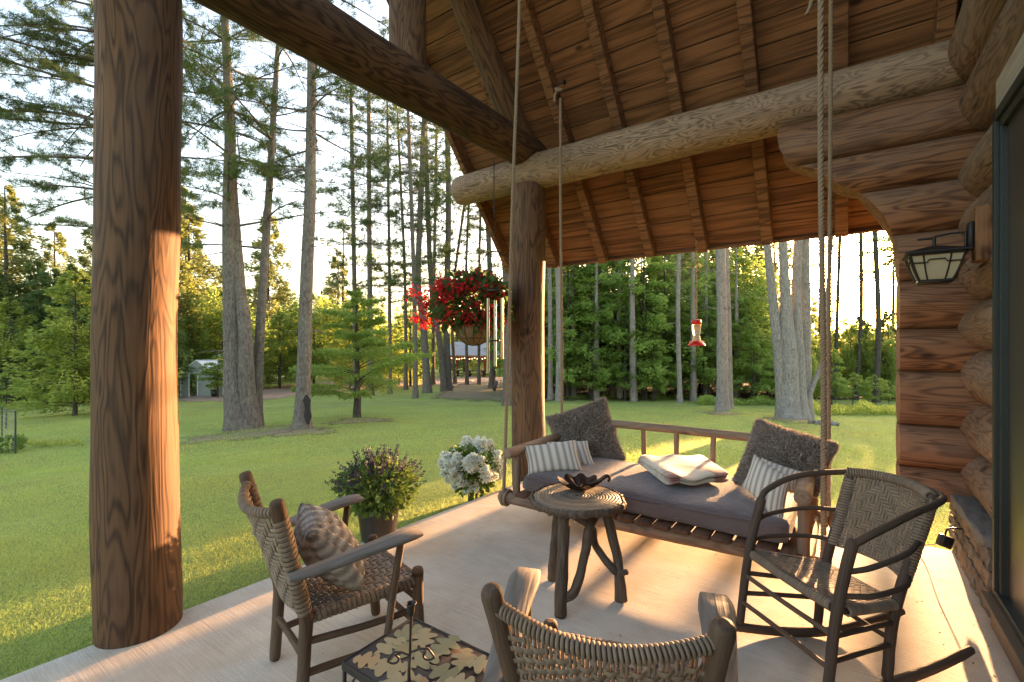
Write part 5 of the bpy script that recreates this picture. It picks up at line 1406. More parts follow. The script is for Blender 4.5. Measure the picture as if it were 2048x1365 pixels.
def pine(Q, Rr, nb, z0, z1, Lb, K=10, nl=.11, nw=.011, tw=9, dead=.35, sides=None, density=1.0, wood_mat=None, rise=.25, clear=None):
    """wood mesh (live and dead branches) and needle mesh for a trunk curve"""
    mw, mn = MB(), MB(); zs_ = Q[:, 2]
    for k in range(nb):
        z = z0 + (z1 - z0) * (k + rng.random()) / nb; i = min(np.searchsorted(zs_, z), len(Q) - 1); p = Q[i]
        az = rng.uniform(0, 6.28) if sides is None else rng.choice(sides) + rng.normal() * .5
        f_ = (z - z0) / max(.1, (z1 - z0)); L = Lb * rng.uniform(.45, 1.1) * (1 - .55 * max(0, f_ - .55) / .45)
        isdead = rng.random() < dead * (1.6 - 1.3 * f_)
        if isdead: L *= rng.uniform(.25, .7)
        B_ = branch_curve(p, az, L, rise * rng.uniform(-.6, 1.3), .12, .10)
        r0 = (.010 + .012 * L) * (.6 if isdead else .85)
        mw.tube(B_, [r0, r0 * .55, r0 * .25], 5, False)
        nt = int(tw * (1.0 if not isdead else .6))
        for q in range(nt):
            t_ = rng.uniform(.3, 1.0); bi = min(int(t_ * 8), 8); b0 = B_[bi]
            a2 = az + rng.choice([-1, 1]) * rng.uniform(.4, 1.1); l2 = L * rng.uniform(.12, .35)
            T_ = branch_curve(b0, a2, l2, rng.uniform(-.2, .5), .1, .15, 5)
            mw.tube(T_, [r0 * .3, r0 * .1], 3, False)
            if isdead: continue
            cnt = max(3, int(l2 / .09 * density)); tt_ = rng.uniform(.25, 1.05, cnt)
            P = np.stack([np.interp(tt_, np.linspace(0, 1, 5), T_[:, a]) for a in range(3)], -1) + rng.normal(size=(cnt, 3)) * .05
            needles(mn, P, K, nl, nw)
    return mw, mn

def px_trunk(pts, d, grow=6.0):
    """trunk points from pixels at depth d, continued upward above the frame"""
    P = [at(u, v, d=d + dd) for u, v, dd in pts]
    P[0][2] = gz(P[0][0], P[0][1])
    dr = (P[-1] - P[-2]) / (P[-1][2] - P[-2][2])
    P.append(P[-1] + dr * grow * .5 + [0, 0, 0]); P.append(P[-1] + np.array([dr[0] * .3, dr[1] * .3, 1]) * grow * .5)
    return np.array(P)
def rad(px, d): return px * d / 942 / 2

G0 = atg(470, 860); dA = depth(G0)
def single_tree(name, label, stems, nb, z0, z1, Lb, group='tall pines on the lawn', K=9, dead=.35, barkm='bark', leaf='pine', sides=None, density=1.0, nl=.12, nw=.012, tw=9, extra_seed=0, clumps=None):
    Ps = stems[0][0]
    t = thing(name, label, 'tree', Ps[0], group=group)
    mt_ = MB(); mn = MB(); mw_all = MB()
    for (P, Rw, share) in stems:
        Q, Rr = trunk(mt_, P, Rw, 18 if depth(P[0]) < 20 else 12)
        if share > 0:
            a_, b_ = pine(Q, Rr, int(nb * share), z0, z1, Lb, K, nl, nw, tw, dead, sides, density)
            for src, dst in ((a_, mw_all), (b_, mn)):
                for V, G_ in zip(src.V, src.G): pass
                off = dst.n
                dst.V += src.V; dst.G += src.G; dst.Q += [q + off for q in src.Q]; dst.T += [q + off for q in src.T]; dst.n += src.n
    for (P, Rw, share) in stems:      # broken stubs low on the trunk
        Q = spline(P, 26)
        for _ in range(int(10 + 8 * share)):
            z = rng.uniform(1.0, 7.5); i = min(np.searchsorted(Q[:, 2], z), 24); az = rng.uniform(0, 6.28); Ls = rng.uniform(.12, .7)
            rw = float(np.interp(i / 25, np.linspace(0, 1, len(Rw)), Rw)) * .8
            B_ = branch_curve(Q[i] + [rw * math.cos(az), rw * math.sin(az), 0], az, Ls, rng.uniform(-.3, .5), .1, .1, 4); mt_.tube(B_, [.018, .008], 5)
    tk = mt_.build('trunk', M[barkm], t)
    if mw_all.n: mw_all.build('branches', M[barkm], t, kind='stuff')
    if mn.n: mn.build('crown', M[leaf], t, False, kind='stuff')
    return t

# the fused double pine and its leaning partner, left of centre
d = dA
P1 = px_trunk([(478, 862, 0), (468, 760, 0), (462, 600, 0), (458, 420, .2), (460, 250, .3), (452, 90, .4)], d, 8)
P2 = px_trunk([(500, 858, .1), (492, 740, .0), (490, 660, 0), (478, 560, .1), (470, 430, .3), (466, 300, .3)], d, 5)[:-2]
P3 = px_trunk([(512, 856, .5), (516, 740, .5), (524, 600, .6), (537, 400, .8), (548, 220, .9), (556, 90, 1)], d, 6)
single_tree('pine_tree', 'double grey pine trunk with a thinner leaning stem, beyond the porch between the log posts',
    [(P1, [rad(46, d), rad(38, d), rad(28, d), rad(22, d), rad(14, d), rad(7, d)], .75), (P2, [rad(40, d), rad(30, d), rad(24, d), rad(10, d)], 0), (P3, [rad(27, d), rad(22, d), rad(17, d), rad(13, d), rad(8, d), rad(4, d)], .35)],
    92, 4.3, 13, 3.0, dead=.30, density=1.7, nw=.014, K=11)
B = atg(604, 858); d = depth(B)
single_tree('pine_tree', 'single straight grey pine with a dark scar low on its trunk',
    [(px_trunk([(604, 860, 0), (607, 780, 0), (612, 600, 0), (620, 400, .1), (622, 250, .2), (623, 120, .2)], d, 7), [rad(34, d), rad(30, d), rad(26, d), rad(21, d), rad(15, d), rad(8, d)], 1)],
    70, 6.0, 13.5, 2.6, dead=.30, density=1.7, nw=.014, K=11)
m_ = MB(); sc0 = at(609, 800, d=d - .24)
F = []
for k in range(12):
    v_ = 790 + k * 5.4; w_ = [2, 5, 8, 7, 6, 5, 6, 7, 8, 6, 4, 2][k]; row = []
    for q in range(5):
        p = at(613 + k * .3 + (q - 2) * w_ / 2, v_, d=d - rad(36, d) * (1.02 - .05 * abs(q - 2)) - .02); row.append(p)
    F.append(row)
m_.grid(np.array(F)); sc_ = m_.build('bark_scar', simple('charred_scar', (.035, .028, .024), .95, 0, .5, 30, .8), bpy.data.objects['pine_tree.001'])
# pine hidden behind the near log post, its needle sprays reach out on both sides
P = gat(232, 15.5); d = depth(P)
single_tree('pine_tree', 'large needled pine standing behind the near log post', [(px_trunk([(232, 840, 0), (236, 500, 0), (240, 100, 0)], d, 9), [.24, .2, .16, .1], 1)],
    92, 5.2, 16, 4.6, dead=.16, K=11, nw=.014, sides=[YAW + math.pi, YAW + math.pi, YAW, YAW, YAW + math.pi + .5, YAW - .5], density=2.2, tw=12)
# pine trunks standing in the middle distance
mid = [ # u_base, v_base, width px, upper (u,v), label
    (831, 797, 13, [(829, 600), (820, 330)], 'slim straight grey pine left of the hanging basket', .8),
    (855, 786, 20, [(846, 640), (836, 560), (846, 300)], 'stout pine left of the basket, leaning into a fork', .8),
    (889, 783, 17, [(880, 690), (862, 560), (850, 250)], 'pine below the basket, curved outer stem of the pair', .6),
    (897, 782, 18, [(893, 650), (897, 420), (894, 240)], 'pine below the basket, upright inner stem of the pair', .8),
    (910, 768, 9, [(905, 600), (930, 400)], 'thin far pine behind the wood mulch path', .6),
    (984, 777, 16, [(983, 650), (975, 420)], 'pine directly behind the wind chime tubes', .6),
    (1014, 812, 22, [(1014, 600), (1004, 430)], 'broad pale pine half hidden by the far log post', .3),
    (712, 790, 13, [(708, 520), (704, 300)], 'mossy pine trunk rising behind the small larch', .9),
    (742, 792, 14, [(739, 520), (738, 280)], 'straighter pine trunk right of the mossy one', .9),
    (781, 788, 9, [(779, 560), (776, 330)], 'thin bare pine trunk above the salvia pot', .7),
    (812, 780, 9, [(810, 560), (800, 340)], 'thin dark pine left of the basket flowers', .7),
    (934, 770, 8, [(932, 560), (938, 400)], 'thin pine seen through the begonia flowers', .5),
    (958, 770, 8, [(958, 560), (962, 400)], 'slender pine behind the basket bracket', .5),
    (866, 770, 10, [(868, 560), (872, 330)], 'dark pine in the gap above the basket flowers', .6),
]
for (u, v, w, ups, lab, sh) in mid:
    G_ = atg(u, v); d = depth(G_)
    P = px_trunk([(u, v, 0)] + [(a, b, 0) for a, b in ups], d, 7)
    e_ = unit(P[-2] - P[-3]); hgt = rng.uniform(17, 21); P[-1] = P[-2] + e_ * max(1, hgt - P[-2][2]); ztop = P[-1][2]
    single_tree('pine_tree', lab, [(P, [rad(w * .88, d), rad(w * .74, d), rad(w * .6, d), rad(w * .3, d)], 1)], int(90 * sh), 4.6, ztop + .2, 3.1, group='pines along the wood mulch path', K=6, dead=.34, nl=.20, nw=.030, tw=9)

# trunks in front of the right-hand woods
right = [
    (1101, 800, 11, [(1100, 620), (1098, 500)], 'pale trunk just right of the far log post'),
    (1117, 803, 13, [(1117, 640), (1114, 500)], 'pale smooth trunk left of the rear swing rope'),
    (1186, 792, 8, [(1183, 640), (1180, 500)], 'darker thin trunk leaning beside a paler one'),
    (1199, 795, 14, [(1200, 640), (1206, 500)], 'pale trunk above the shearling pillow by the post'),
    (1318, 790, 12, [(1320, 650), (1318, 500)], 'grey trunk left of the hummingbird feeder'),
    (1360, 806, 11, [(1356, 640), (1358, 500)], 'thin wavy pale trunk beside the hummingbird feeder'),
    (1415, 790, 10, [(1414, 650), (1412, 480)], 'thin dark trunk right of the hummingbird feeder'),
    (1445, 823, 25, [(1444, 640), (1441, 480)], 'thick straight pale trunk in the middle of the right lawn'),
    (1460, 818, 13, [(1457, 640), (1452, 490)], 'slimmer trunk fused to the thick straight pale one'),
    (1712, 800, 9, [(1722, 640), (1722, 470)], 'thin dark trunk in the sunlit gap'),
    (1752, 805, 12, [(1757, 640), (1750, 470)], 'dark pine trunk in front of the setting sun'),
    (1670, 800, 8, [(1674, 640), (1680, 470)], 'thin pale trunk right of the swing ropes'),
]
for (u, v, w, ups, lab) in right:
    G_ = atg(u, v); d = depth(G_)
    P = px_trunk([(u, v, 0)] + [(a, b, 0) for a, b in ups], d, 6)
    gold = u > 1640
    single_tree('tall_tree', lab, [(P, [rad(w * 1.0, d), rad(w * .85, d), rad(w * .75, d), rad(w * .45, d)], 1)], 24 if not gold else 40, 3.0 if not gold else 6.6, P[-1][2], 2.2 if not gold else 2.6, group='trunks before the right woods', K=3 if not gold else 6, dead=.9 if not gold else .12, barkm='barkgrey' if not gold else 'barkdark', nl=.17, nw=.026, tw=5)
# the big multi-stemmed clump
G_ = atg(1584, 837); d = depth(G_)
stems = []
for (b, ups, w, dd) in ((1568, [(1558, 700), (1548, 620), (1534, 490), (1522, 400)], [34, 30, 22, 17, 14], 0), (1578, [(1578, 720), (1572, 620), (1566, 490), (1564, 400)], [48, 44, 25, 20, 17], -.12), (1596, [(1594, 720), (1592, 620), (1596, 490), (1600, 400)], [46, 38, 24, 21, 18], .05), (1612, [(1610, 720), (1611, 620), (1610, 490), (1616, 400)], [34, 30, 26, 19, 16], .3), (1600, [(1626, 770), (1645, 720), (1652, 620), (1660, 520)], [20, 13, 10, 9, 7], .1)):
    P = px_trunk([(b, 837, dd)] + [(a, c_, dd) for a, c_ in ups], d, 5)
    stems.append((P, [rad(x * .80, d) for x in w] + [rad(5, d)], .2))
single_tree('tall_tree', 'massive pale tree dividing into four upright stems beside the swing ropes', stems, 40, 3.0, 9.5, 1.6, group='trunks before the right woods', K=4, dead=1.4, barkm='barkgrey', nl=.15, nw=.02, tw=4)

# ---------------------------------------------------------------- instanced tree kinds
def spray_tree(H, Rm, nb, per, ll, lw, prof, z0f=.08, droop=.28, flat=.05, layer=True, irregular=.25, rise=.12):
    """layered sprays of leaves on branches; returns trunk mb, crown mb"""
    mt_, mc = MB(), MB()
    mt_.tube([(0, 0, -.3), (.02 * H * .3, 0, H * .4), (0, 0, H)], [H * .016, H * .010, H * .002], 8, True, .04, smoothn=10)
    for k in range(nb):
        f_ = (k + rng.random()) / nb; z = H * (z0f + (1 - z0f) * f_); L = Rm * prof(f_) * rng.uniform(1 - irregular, 1 + irregular * .7)
        az = rng.uniform(0, 6.28); p = np.array([0, 0, z]); B_ = branch_curve(p, az, L, rise * rng.uniform(.2, 1.6), droop, .10)
        mt_.tube(B_, [.008 * L + .006, .003], 4, False)
        n = int(per * (.35 + L / Rm)); t_ = rng.uniform(.18, 1, n) ** .8
        C_ = np.stack([np.interp(t_, np.linspace(0, 1, 9), B_[:, a]) for a in range(3)], -1)
        lat = rng.uniform(-1, 1, n) * (1.12 - t_) * L * .42; s_ = np.array([-math.sin(az), math.cos(az), 0])
        C_ = C_ + s_ * lat[:, None] + np.array([0, 0, 1]) * (rng.normal(size=n) * flat * (1 + L) - np.abs(lat) * .12)[:, None]
        D = unit(np.array([math.cos(az), math.sin(az), -.15]) + s_ * (np.sign(lat) * .7)[:, None] + randdir(n) * .55)
        S2 = unit(np.cross(D, np.array([0, 0, 1]) + randdir(n) * 1.3)); mc.quads(C_, D, S2, ll * rng.uniform(.6, 1.35, n), lw * rng.uniform(.7, 1.3, n))
    return mt_, mc
cone = lambda f_: (1 - f_) ** .75 * .95 + .05
ell = lambda f_: math.sin(math.pi * min(1, .22 + f_ * .80)) ** .7 + .02
tall = lambda f_: (.55 + .45 * math.sin(f_ * 9 + 1)) * (1 - f_ ** 4)
KIND = {}
def kind(key, mats, n, **k):
    KIND[key] = []
    for i in range(n):
        a_, b_ = spray_tree(**k)
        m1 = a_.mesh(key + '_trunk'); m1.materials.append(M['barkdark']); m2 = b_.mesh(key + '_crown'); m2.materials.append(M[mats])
        m1.polygons.foreach_set('use_smooth', np.full(len(m1.polygons), True)); KIND[key].append((m1, m2))
kind('hemlock', 'hemlock', 3, H=7, Rm=2.3, nb=52, per=190, ll=.16, lw=.08, prof=cone, z0f=.16, droop=.22, flat=.028)
kind('conifer', 'pinefar', 3, H=14, Rm=3.0, nb=90, per=120, ll=.30, lw=.11, prof=cone, z0f=.12, droop=.12, flat=.07, rise=.2, irregular=.45)
kind('broad', 'broad', 3, H=7, Rm=2.7, nb=70, per=150, ll=.19, lw=.12, prof=ell, z0f=.10, droop=.12, flat=.10, rise=.5)
kind('sapling', 'broad', 3, H=3.6, Rm=1.4, nb=30, per=110, ll=.14, lw=.08, prof=ell, z0f=.25, droop=.15, flat=.03, rise=.25)
kind('dark', 'darkleaf', 2, H=9, Rm=3.0, nb=80, per=130, ll=.26, lw=.13, prof=cone, z0f=.04, droop=.25, flat=.07)
kind('yellow', 'yellowleaf', 2, H=6, Rm=2.4, nb=60, per=150, ll=.17, lw=.08, prof=cone, z0f=.05, droop=.12, flat=.05, rise=.35)
kind('sparse', 'pinefar', 3, H=13, Rm=2.2, nb=34, per=42, ll=.30, lw=.09, prof=tall, z0f=.42, droop=.06, flat=.05, rise=.1, irregular=.5)
kind('lace', 'pinefar', 2, H=11, Rm=2.6, nb=40, per=70, ll=.26, lw=.09, prof=tall, z0f=.66, droop=.10, flat=.05, rise=.1, irregular=.5)
kind('slim', 'hemlock', 3, H=13, Rm=1.5, nb=30, per=60, ll=.18, lw=.08, prof=tall, z0f=.42, droop=.1, flat=.04, rise=.2, irregular=.5)
for a_, b_ in KIND['slim']: a_.materials.clear(); a_.materials.append(M['barkgrey'])
NAMES = {'slim': 'slim_tree', 'lace': 'lacy_conifer', 'hemlock': 'hemlock_tree', 'conifer': 'conifer_tree', 'broad': 'leafy_tree', 'sapling': 'sapling', 'dark': 'dark_evergreen', 'yellow': 'yellow_green_tree', 'sparse': 'thin_conifer'}
count = {}
HGT = {'lace': 0, 'slim': 13, 'hemlock': 7, 'conifer': 14, 'broad': 7, 'sapling': 3.6, 'dark': 9, 'yellow': 6, 'sparse': 13}
def plant(key, u, d, s=1.0, label='', group='', sz=1.0):
    P = gat(u, d)
    off_ = P[0] - P[1] * .0447
    rad_ = {'lace': 0, 'sparse': 1.2, 'sapling': 1.0}.get(key, 2.6) * s
    if -3.4 - rad_ < off_ < .8 + rad_ * .3 and P[1] > 12:      # trees left out or lowered here so the low sun gets through
        lim = .107 * (P[1] - 8) - P[2]; h_ = HGT[key] * s * sz
        if h_ > lim and True:
            if key in ('conifer', 'sparse', 'slim') or lim / h_ < .3: return None
            sz *= lim / h_; s = max(s * .7, s * lim / h_)
    if 860 < u < 1045 and d < 66: return None
    ms = KIND[key]; i = count.get(key, 0); count[key] = i + 1; m1, m2 = ms[i % len(ms)]
    o = empty(NAMES[key], tuple(P), rng.uniform(0, 6.28)); o.scale = (s, s, s * sz); tag(o, label, 'sapling' if key == 'sapling' else 'tree', group)
    a_ = bpy.data.objects.new('trunk', m1); b_ = bpy.data.objects.new('crown', m2)
    for q in (a_, b_): COL.objects.link(q); q.parent = o
    return o
L_R = ('tree in the mixed woods beyond the right lawn', 'woods beyond the right lawn')
def lab(key, where): 
    return {'slim': 'slim pale trunked tree ', 'hemlock': 'layered green hemlock ', 'conifer': 'tall dark green conifer ', 'broad': 'leafy mid green tree ', 'sapling': 'slender leafy sapling ', 'dark': 'dense dark evergreen ', 'yellow': 'bright yellow green tree ', 'sparse': 'thin conifer with sparse high crown '}[key] + where
# right woods: row by row
WR = 'in the woods beyond the right lawn'; GR = 'trees of the right woods'
MARKS = [(0, 'at the left picture edge'), (60, 'above the wire fence'), (115, 'left of the near log post'), (230, 'hidden by the near log post'), (365, 'above the greenhouse'), (420, 'left of the double pine'),
 (500, 'behind the double pine'), (560, 'between the lawn pines'), (620, 'behind the scarred pine'), (670, 'left of the small larch'), (720, 'behind the small larch'), (770, 'right of the small larch'), (830, 'left of the flower basket'),
 (950, 'behind the flower basket'), (1050, 'behind the far log post'), (1100, 'just right of the far log post'), (1150, 'right of the rear swing rope'), (1200, 'behind the paired pale trunks'), (1260, 'right of the paired pale trunks'),
 (1320, 'left of the hummingbird feeder'), (1390, 'behind the hummingbird feeder'), (1445, 'behind the thick straight trunk'), (1500, 'left of the four stemmed tree'), (1580, 'behind the four stemmed tree'), (1650, 'behind the swing ropes'),
 (1700, 'left of the setting sun'), (1755, 'below the setting sun'), (1800, 'beside the cabin corner'), (1900, 'hidden by the cabin corner')]
def depthword(d): return 'foremost' if d < 29 else 'second row' if d < 34 else 'third row' if d < 41 else 'deep set' if d < 52 else 'farthest'
def rows(us, d0, keys, s0, s1, jit=14, dj=1.5, where=WR, grp=GR, sz=(1, 1.1)):
    for u in us:
        key = keys[rng.integers(len(keys))]; u_ = u + rng.uniform(-jit, jit); w_ = min(MARKS, key=lambda q: abs(q[0] - u_))[1]
        plant(key, u_, d0 + rng.uniform(-dj, dj), rng.uniform(s0, s1), depthword(d0) + ' ' + lab(key, w_), grp, rng.uniform(*sz))
rows(np.arange(1075, 1560, 34), 27.0, ['hemlock', 'hemlock', 'sapling', 'sapling'], .60, .85, dj=1.2)
rows(np.arange(1090, 1560, 41), 28.5, ['sapling', 'hemlock'], 1.1, 1.5, dj=1.0)
rows(np.arange(1080, 1600, 33), 30.0, ['slim', 'slim'], .8, 1.15, dj=3.5, jit=16)
rows(np.arange(1060, 1580, 42), 32.0, ['hemlock', 'hemlock', 'broad'], .95, 1.25)
rows(np.arange(1060, 1600, 50), 37.0, ['hemlock', 'broad', 'conifer'], 1.0, 1.35)
rows(np.arange(1060, 1600, 44), 46.0, ['conifer', 'conifer', 'yellow'], 1.15, 1.45, dj=3)
rows(np.arange(1030, 1600, 60), 62.0, ['conifer', 'sparse'], 1.2, 1.5, dj=5)
# low growth where the sun comes through
WS = 'in the sunlit gap at the right end of the woods'; GS = 'trees in the sunlit gap'
rows(np.arange(1590, 1830, 30), 25.5, ['broad', 'hemlock', 'sapling'], .36, .50, where=WS, grp=GS, dj=1.0)
rows(np.arange(1590, 1830, 34), 31.0, ['broad', 'dark'], .50, .62, where=WS, grp=GS)
rows(np.arange(1620, 1830, 52), 40.0, ['dark', 'hemlock'], .60, .75, where=WS, grp=GS)
rows(np.arange(1630, 1830, 62), 48.0, ['sparse'], .9, 1.2, where=WS, grp=GS, dj=4)
rows(np.arange(1650, 1830, 85), 70.0, ['sparse'], 1.0, 1.3, where=WS, grp=GS, dj=6)
for u, d_, s_, w_ in ((1788, 50, 1.5, 'at the cabin corner beside the sun'),):
    plant('lace', u, d_, s_, 'lacy backlit conifer ' + w_, GS)
# centre, behind the pavilion
WC = 'behind the wood mulch path'; GC = 'woods behind the mulch path'
rows(np.arange(470, 860, 40), 42.0, ['broad', 'yellow', 'broad', 'hemlock'], .85, 1.15, where=WC, grp=GC)
rows(np.arange(440, 1080, 46), 54.0, ['broad', 'conifer', 'hemlock', 'yellow'], 1.0, 1.25, where=WC, grp=GC, sz=(.9, 1.0))
rows(np.arange(430, 1080, 42), 72.0, ['conifer', 'dark', 'broad'], 1.0, 1.25, where=WC, grp=GC, dj=5, sz=(.8, .95))
rows(np.arange(700, 1040, 44), 60.0, ['sparse', 'sparse', 'conifer'], 1.1, 1.4, where=WC, grp=GC, dj=6)
# left: layered woods behind the near post
WL = 'in the woods at the left edge of the lawn'; GL_ = 'trees of the left woods'
rows(np.arange(-60, 330, 40), 30.0, ['dark', 'dark', 'conifer'], .85, 1.05, where=WL, grp=GL_, sz=(.85, 1.0))
rows(np.arange(-60, 480, 50), 38.0, ['conifer', 'dark', 'broad'], .95, 1.15, where=WL, grp=GL_, sz=(.9, 1.05))
rows(np.arange(-60, 560, 60), 50.0, ['conifer', 'conifer', 'yellow'], 1.1, 1.4, where=WL, grp=GL_, dj=3)
plant('yellow', 150, 21.0, 1.05, 'bright yellow green tree left of the near log post', GL_)
plant('yellow', 222, 22.5, 1.1, 'bright yellow green tree behind the near log post', GL_)
plant('yellow', 20, 27.0, 1.0, 'yellow green tree at the left picture edge', GL_)
plant('sapling', 12, 16.5, .55, 'small young tree behind the wire fence', GL_)
plant('sapling', 436, 30.0, .75, 'leafy bush beside the greenhouse', GC); plant('sapling', 452, 30.6, .8, 'leafy bush between greenhouse and double pine', GC)
plant('broad', 378, 36.0, .8, 'light green tree rising behind the greenhouse', GC)
plant('yellow', 700, 36, 1.0, 'yellow green tree behind the small larch', GC); plant('yellow', 560, 38, 1.0, 'yellow green tree between the lawn pines', GC)
# far woods ring so no bare horizon shows between trees
m_ = MB(); n = 30000
az = rng.uniform(-1.4, 1.5, n) + YAW + math.pi / 2; rr5 = rng.uniform(95, 125, n); hh = rng.random(n) ** 1.1
top_h = 9 + 2.5 * np.sin(az * 40) + 2 * np.sin(az * 97) + 1.5 * np.sin(az * 211)
C_ = np.stack([rr5 * np.cos(az), rr5 * np.sin(az), -3.2 + hh * top_h], -1)
sunc = np.abs(az - SUN_AZ + .01) < .075  # ring kept low towards the sun so its light gets through
C_ = C_[~(sunc & (C_[:, 2] > 3.0 + 5 * rng.random(n) ** 3))]
D = unit(randdir(len(C_)) + [0, 0, .2]); m_.quads(C_, D, perp(D), 1.3, .9)
o = m_.build('far_woods', M['pinefar'], None, False, kind='stuff'); o['label'] = 'far wooded skyline beyond the clearing'

# small larch-like tree in front
G_ = atg(714, 836); d = depth(G_)
t = thing('larch_tree', 'small spreading larch with layered branches on the lawn behind the salvia pot', 'tree', G_)
mt_, mc = MB(), MB(); H_ = (836 - 575) / 942 * d
mt_.tube([G_ - [0, 0, .2], G_ + [.02, 0, H_ * .3], G_ + [-.02, 0, H_ * .65], G_ + [0, 0, H_]], [.15, .085, .06, .01], 12, True, .08, smoothn=20)
for k in range(46):
    f_ = (k + rng.random()) / 46; z = H_ * (.13 + .85 * f_); L = 2.75 * (1 - f_) ** .70 * rng.uniform(.55, 1.1) * (1.0 if f_ > .12 else .9); az = rng.uniform(0, 6.28)
    B_ = branch_curve(G_ + [0, 0, z], az, L, rng.uniform(.30, .75), .30, .12); mt_.tube(B_, [.022 * (1 - f_) + .006, .005, .003], 6, False)
    n = int(620 * (.25 + L / 1.7)); t_ = rng.uniform(.2, 1, n); C_ = np.stack([np.interp(t_, np.linspace(0, 1, 9), B_[:, a]) for a in range(3)], -1)
    s_ = np.array([-math.sin(az), math.cos(az), 0]); lat = rng.uniform(-1, 1, n) * (1.1 - t_) * L * .45
    C_ = C_ + s_ * lat[:, None] + np.array([0, 0, 1]) * (rng.normal(size=n) * .035 - np.abs(lat) * .1)[:, None]
    D = unit(randdir(n) + np.array([math.cos(az), math.sin(az), -.2])); mc.quads(C_, D, perp(D), rng.uniform(.06, .13, n), .034)
mt_.build('trunk', M['barkdark'], t); mc.build('crown', M['larch'], t, False, kind='stuff')

# low green growth at the wood edge
def undergrowth(name, u0, u1, v0, dv, n, h, mat, label):
    m_ = MB(); us = rng.uniform(u0, u1, n); P = []
    gs = [atg(u, v0) for u in np.linspace(u0, u1, 12)]
    for k in range(n):
        f_ = (us[k] - u0) / (u1 - u0) * 11; i = min(int(f_), 10); g = gs[i] * (1 - (f_ - i)) + gs[i + 1] * (f_ - i)
        s_ = rng.random() * dv; g = g * (1 + s_ / 20.0); z = gz(g[0], g[1]) + h * rng.random() ** .7 * (.55 + .45 * math.sin(us[k] * .09) * math.cos(us[k] * .031)); P.append((g[0], g[1], z))
    P = np.array(P); D = unit(randdir(n) + [0, 0, .7]); m_.quads(P, D, perp(D), rng.uniform(.08, .2, n), rng.uniform(.04, .08, n))
    o = m_.build(name, M[mat], None, False, kind='stuff'); o['label'] = label
undergrowth('undergrowth', 1395, 1570, 812, 2.5, 5200, .42, 'broad', 'low green ferns between the thick trunk and the big clump')
undergrowth('undergrowth', 1600, 1990, 832, 3.5, 9000, .45, 'yellowleaf', 'bright low weeds along the wood edge in the sun')
undergrowth('undergrowth', 1100, 1400, 800, 2.0, 3500, .18, 'broad', 'sparse low growth under the pale trunks')
undergrowth('undergrowth', -120, 345, 806, 3.0, 7000, .5, 'broad', 'uncut green growth at the foot of the left woods')

# ---------------------------------------------------------------- buildings and small things far off
# greenhouse
gA = atg(362, 795); gB = atg(424, 791); dg = depth(gA)
t = thing('greenhouse', 'small white framed greenhouse with translucent pale roof by the wood mulch path', 'greenhouse', gA)
ex = unit((gB - gA) * [1, 1, 0]); ey = np.array([-ex[1], ex[0], 0]);
if np.dot(ey, FW) < 0: ey = -ey
# front gable faces the viewer-left, long side runs back to the right
wG = 2.2 * dg / 30; hw = 1.55 * dg / 30; hr = 2.35 * dg / 30; lG = 2.3
o0 = gat(362, dg); ux = unit(RT * .93 + FW * -.1); uy = unit(FW * .75 + RT * .66)
def gp(a_, b_, z): return o0 + ux * a_ + uy * b_ + np.array([0, 0, z])
gf = simple('white_frame', (.62, .62, .58), .5)
gpm = NT('greenhouse_panel'); gpm.col((.36, .39, .34)); gpm.rough(.35); gpm.b.inputs['Transmission Weight'].default_value = .3
rfp = NT('greenhouse_roof_panel'); rfp.col((.80, .81, .80)); rfp.rough(.4); rfp.b.inputs['Transmission Weight'].default_value = .15
def quadp(m_, a_, b_, c_, d_, th=.02):
    n_ = unit(np.cross(np.asarray(b_) - a_, np.asarray(d_) - a_)) * th; V = [a_, b_, c_, d_] + [np.asarray(x) - n_ for x in (a_, b_, c_, d_)]
    m_.add(np.array(V), [[0, 1, 2, 3], [7, 6, 5, 4], [0, 4, 5, 1], [1, 5, 6, 2], [2, 6, 7, 3], [3, 7, 4, 0]])
for k in range(4):
    a_, b_ = k * lG / 4, (k + 1) * lG / 4
    m_ = MB(); quadp(m_, gp(wG, a_ + .02, .05), gp(wG, b_ - .02, .05), gp(wG, b_ - .02, hw), gp(wG, a_ + .02, hw)); m_.build('wall_panel', gpm.m, t, False)
    for s_ in (0, 1):
        e_ = gp(-.08 if s_ == 0 else wG + .08, a_ + .01, hw - .05); f2 = gp(-.08 if s_ == 0 else wG + .08, b_ - .01, hw - .05)
        m_ = MB(); quadp(m_, e_, f2, gp(wG / 2, b_ - .01, hr), gp(wG / 2, a_ + .01, hr)); m_.build('roof_panel', rfp.m, t, False)
for k, (a_, b_) in enumerate(((.02, .60), (.62, 1.22), (1.24, wG - .02))):
    if k == 1: continue
    m_ = MB(); quadp(m_, gp(a_, 0, .05), gp(b_, 0, .05), gp(b_, 0, hw), gp(a_, 0, hw)); m_.build('wall_panel', gpm.m, t, False)
m_ = MB(); quadp(m_, gp(.02, 0, hw), gp(wG - .02, 0, hw), gp(wG / 2, 0, hr), gp(wG / 2 - .01, 0, hr)); m_.build('gable_panel', gpm.m, t, False)
m_ = MB()
for a_ in (0, .61, 1.23, wG): m_.beam(gp(a_, -.02, 0), gp(a_, -.02, hw), .07, .06, FW)
m_.beam(gp(0, -.03, hw), gp(wG, -.03, hw), .06, .06); m_.beam(gp(-.08, -.03, hw - .05), gp(wG / 2, -.03, hr + .02), .06, .06); m_.beam(gp(wG + .08, -.03, hw - .05), gp(wG / 2, -.03, hr + .02), .06, .06)
m_.beam(gp(wG, -.02, .03), gp(wG, lG, .03), .08, .08)
for k in range(5): m_.beam(gp(wG, k * lG / 4, 0), gp(wG, k * lG / 4, hw), .05, .05, FW)
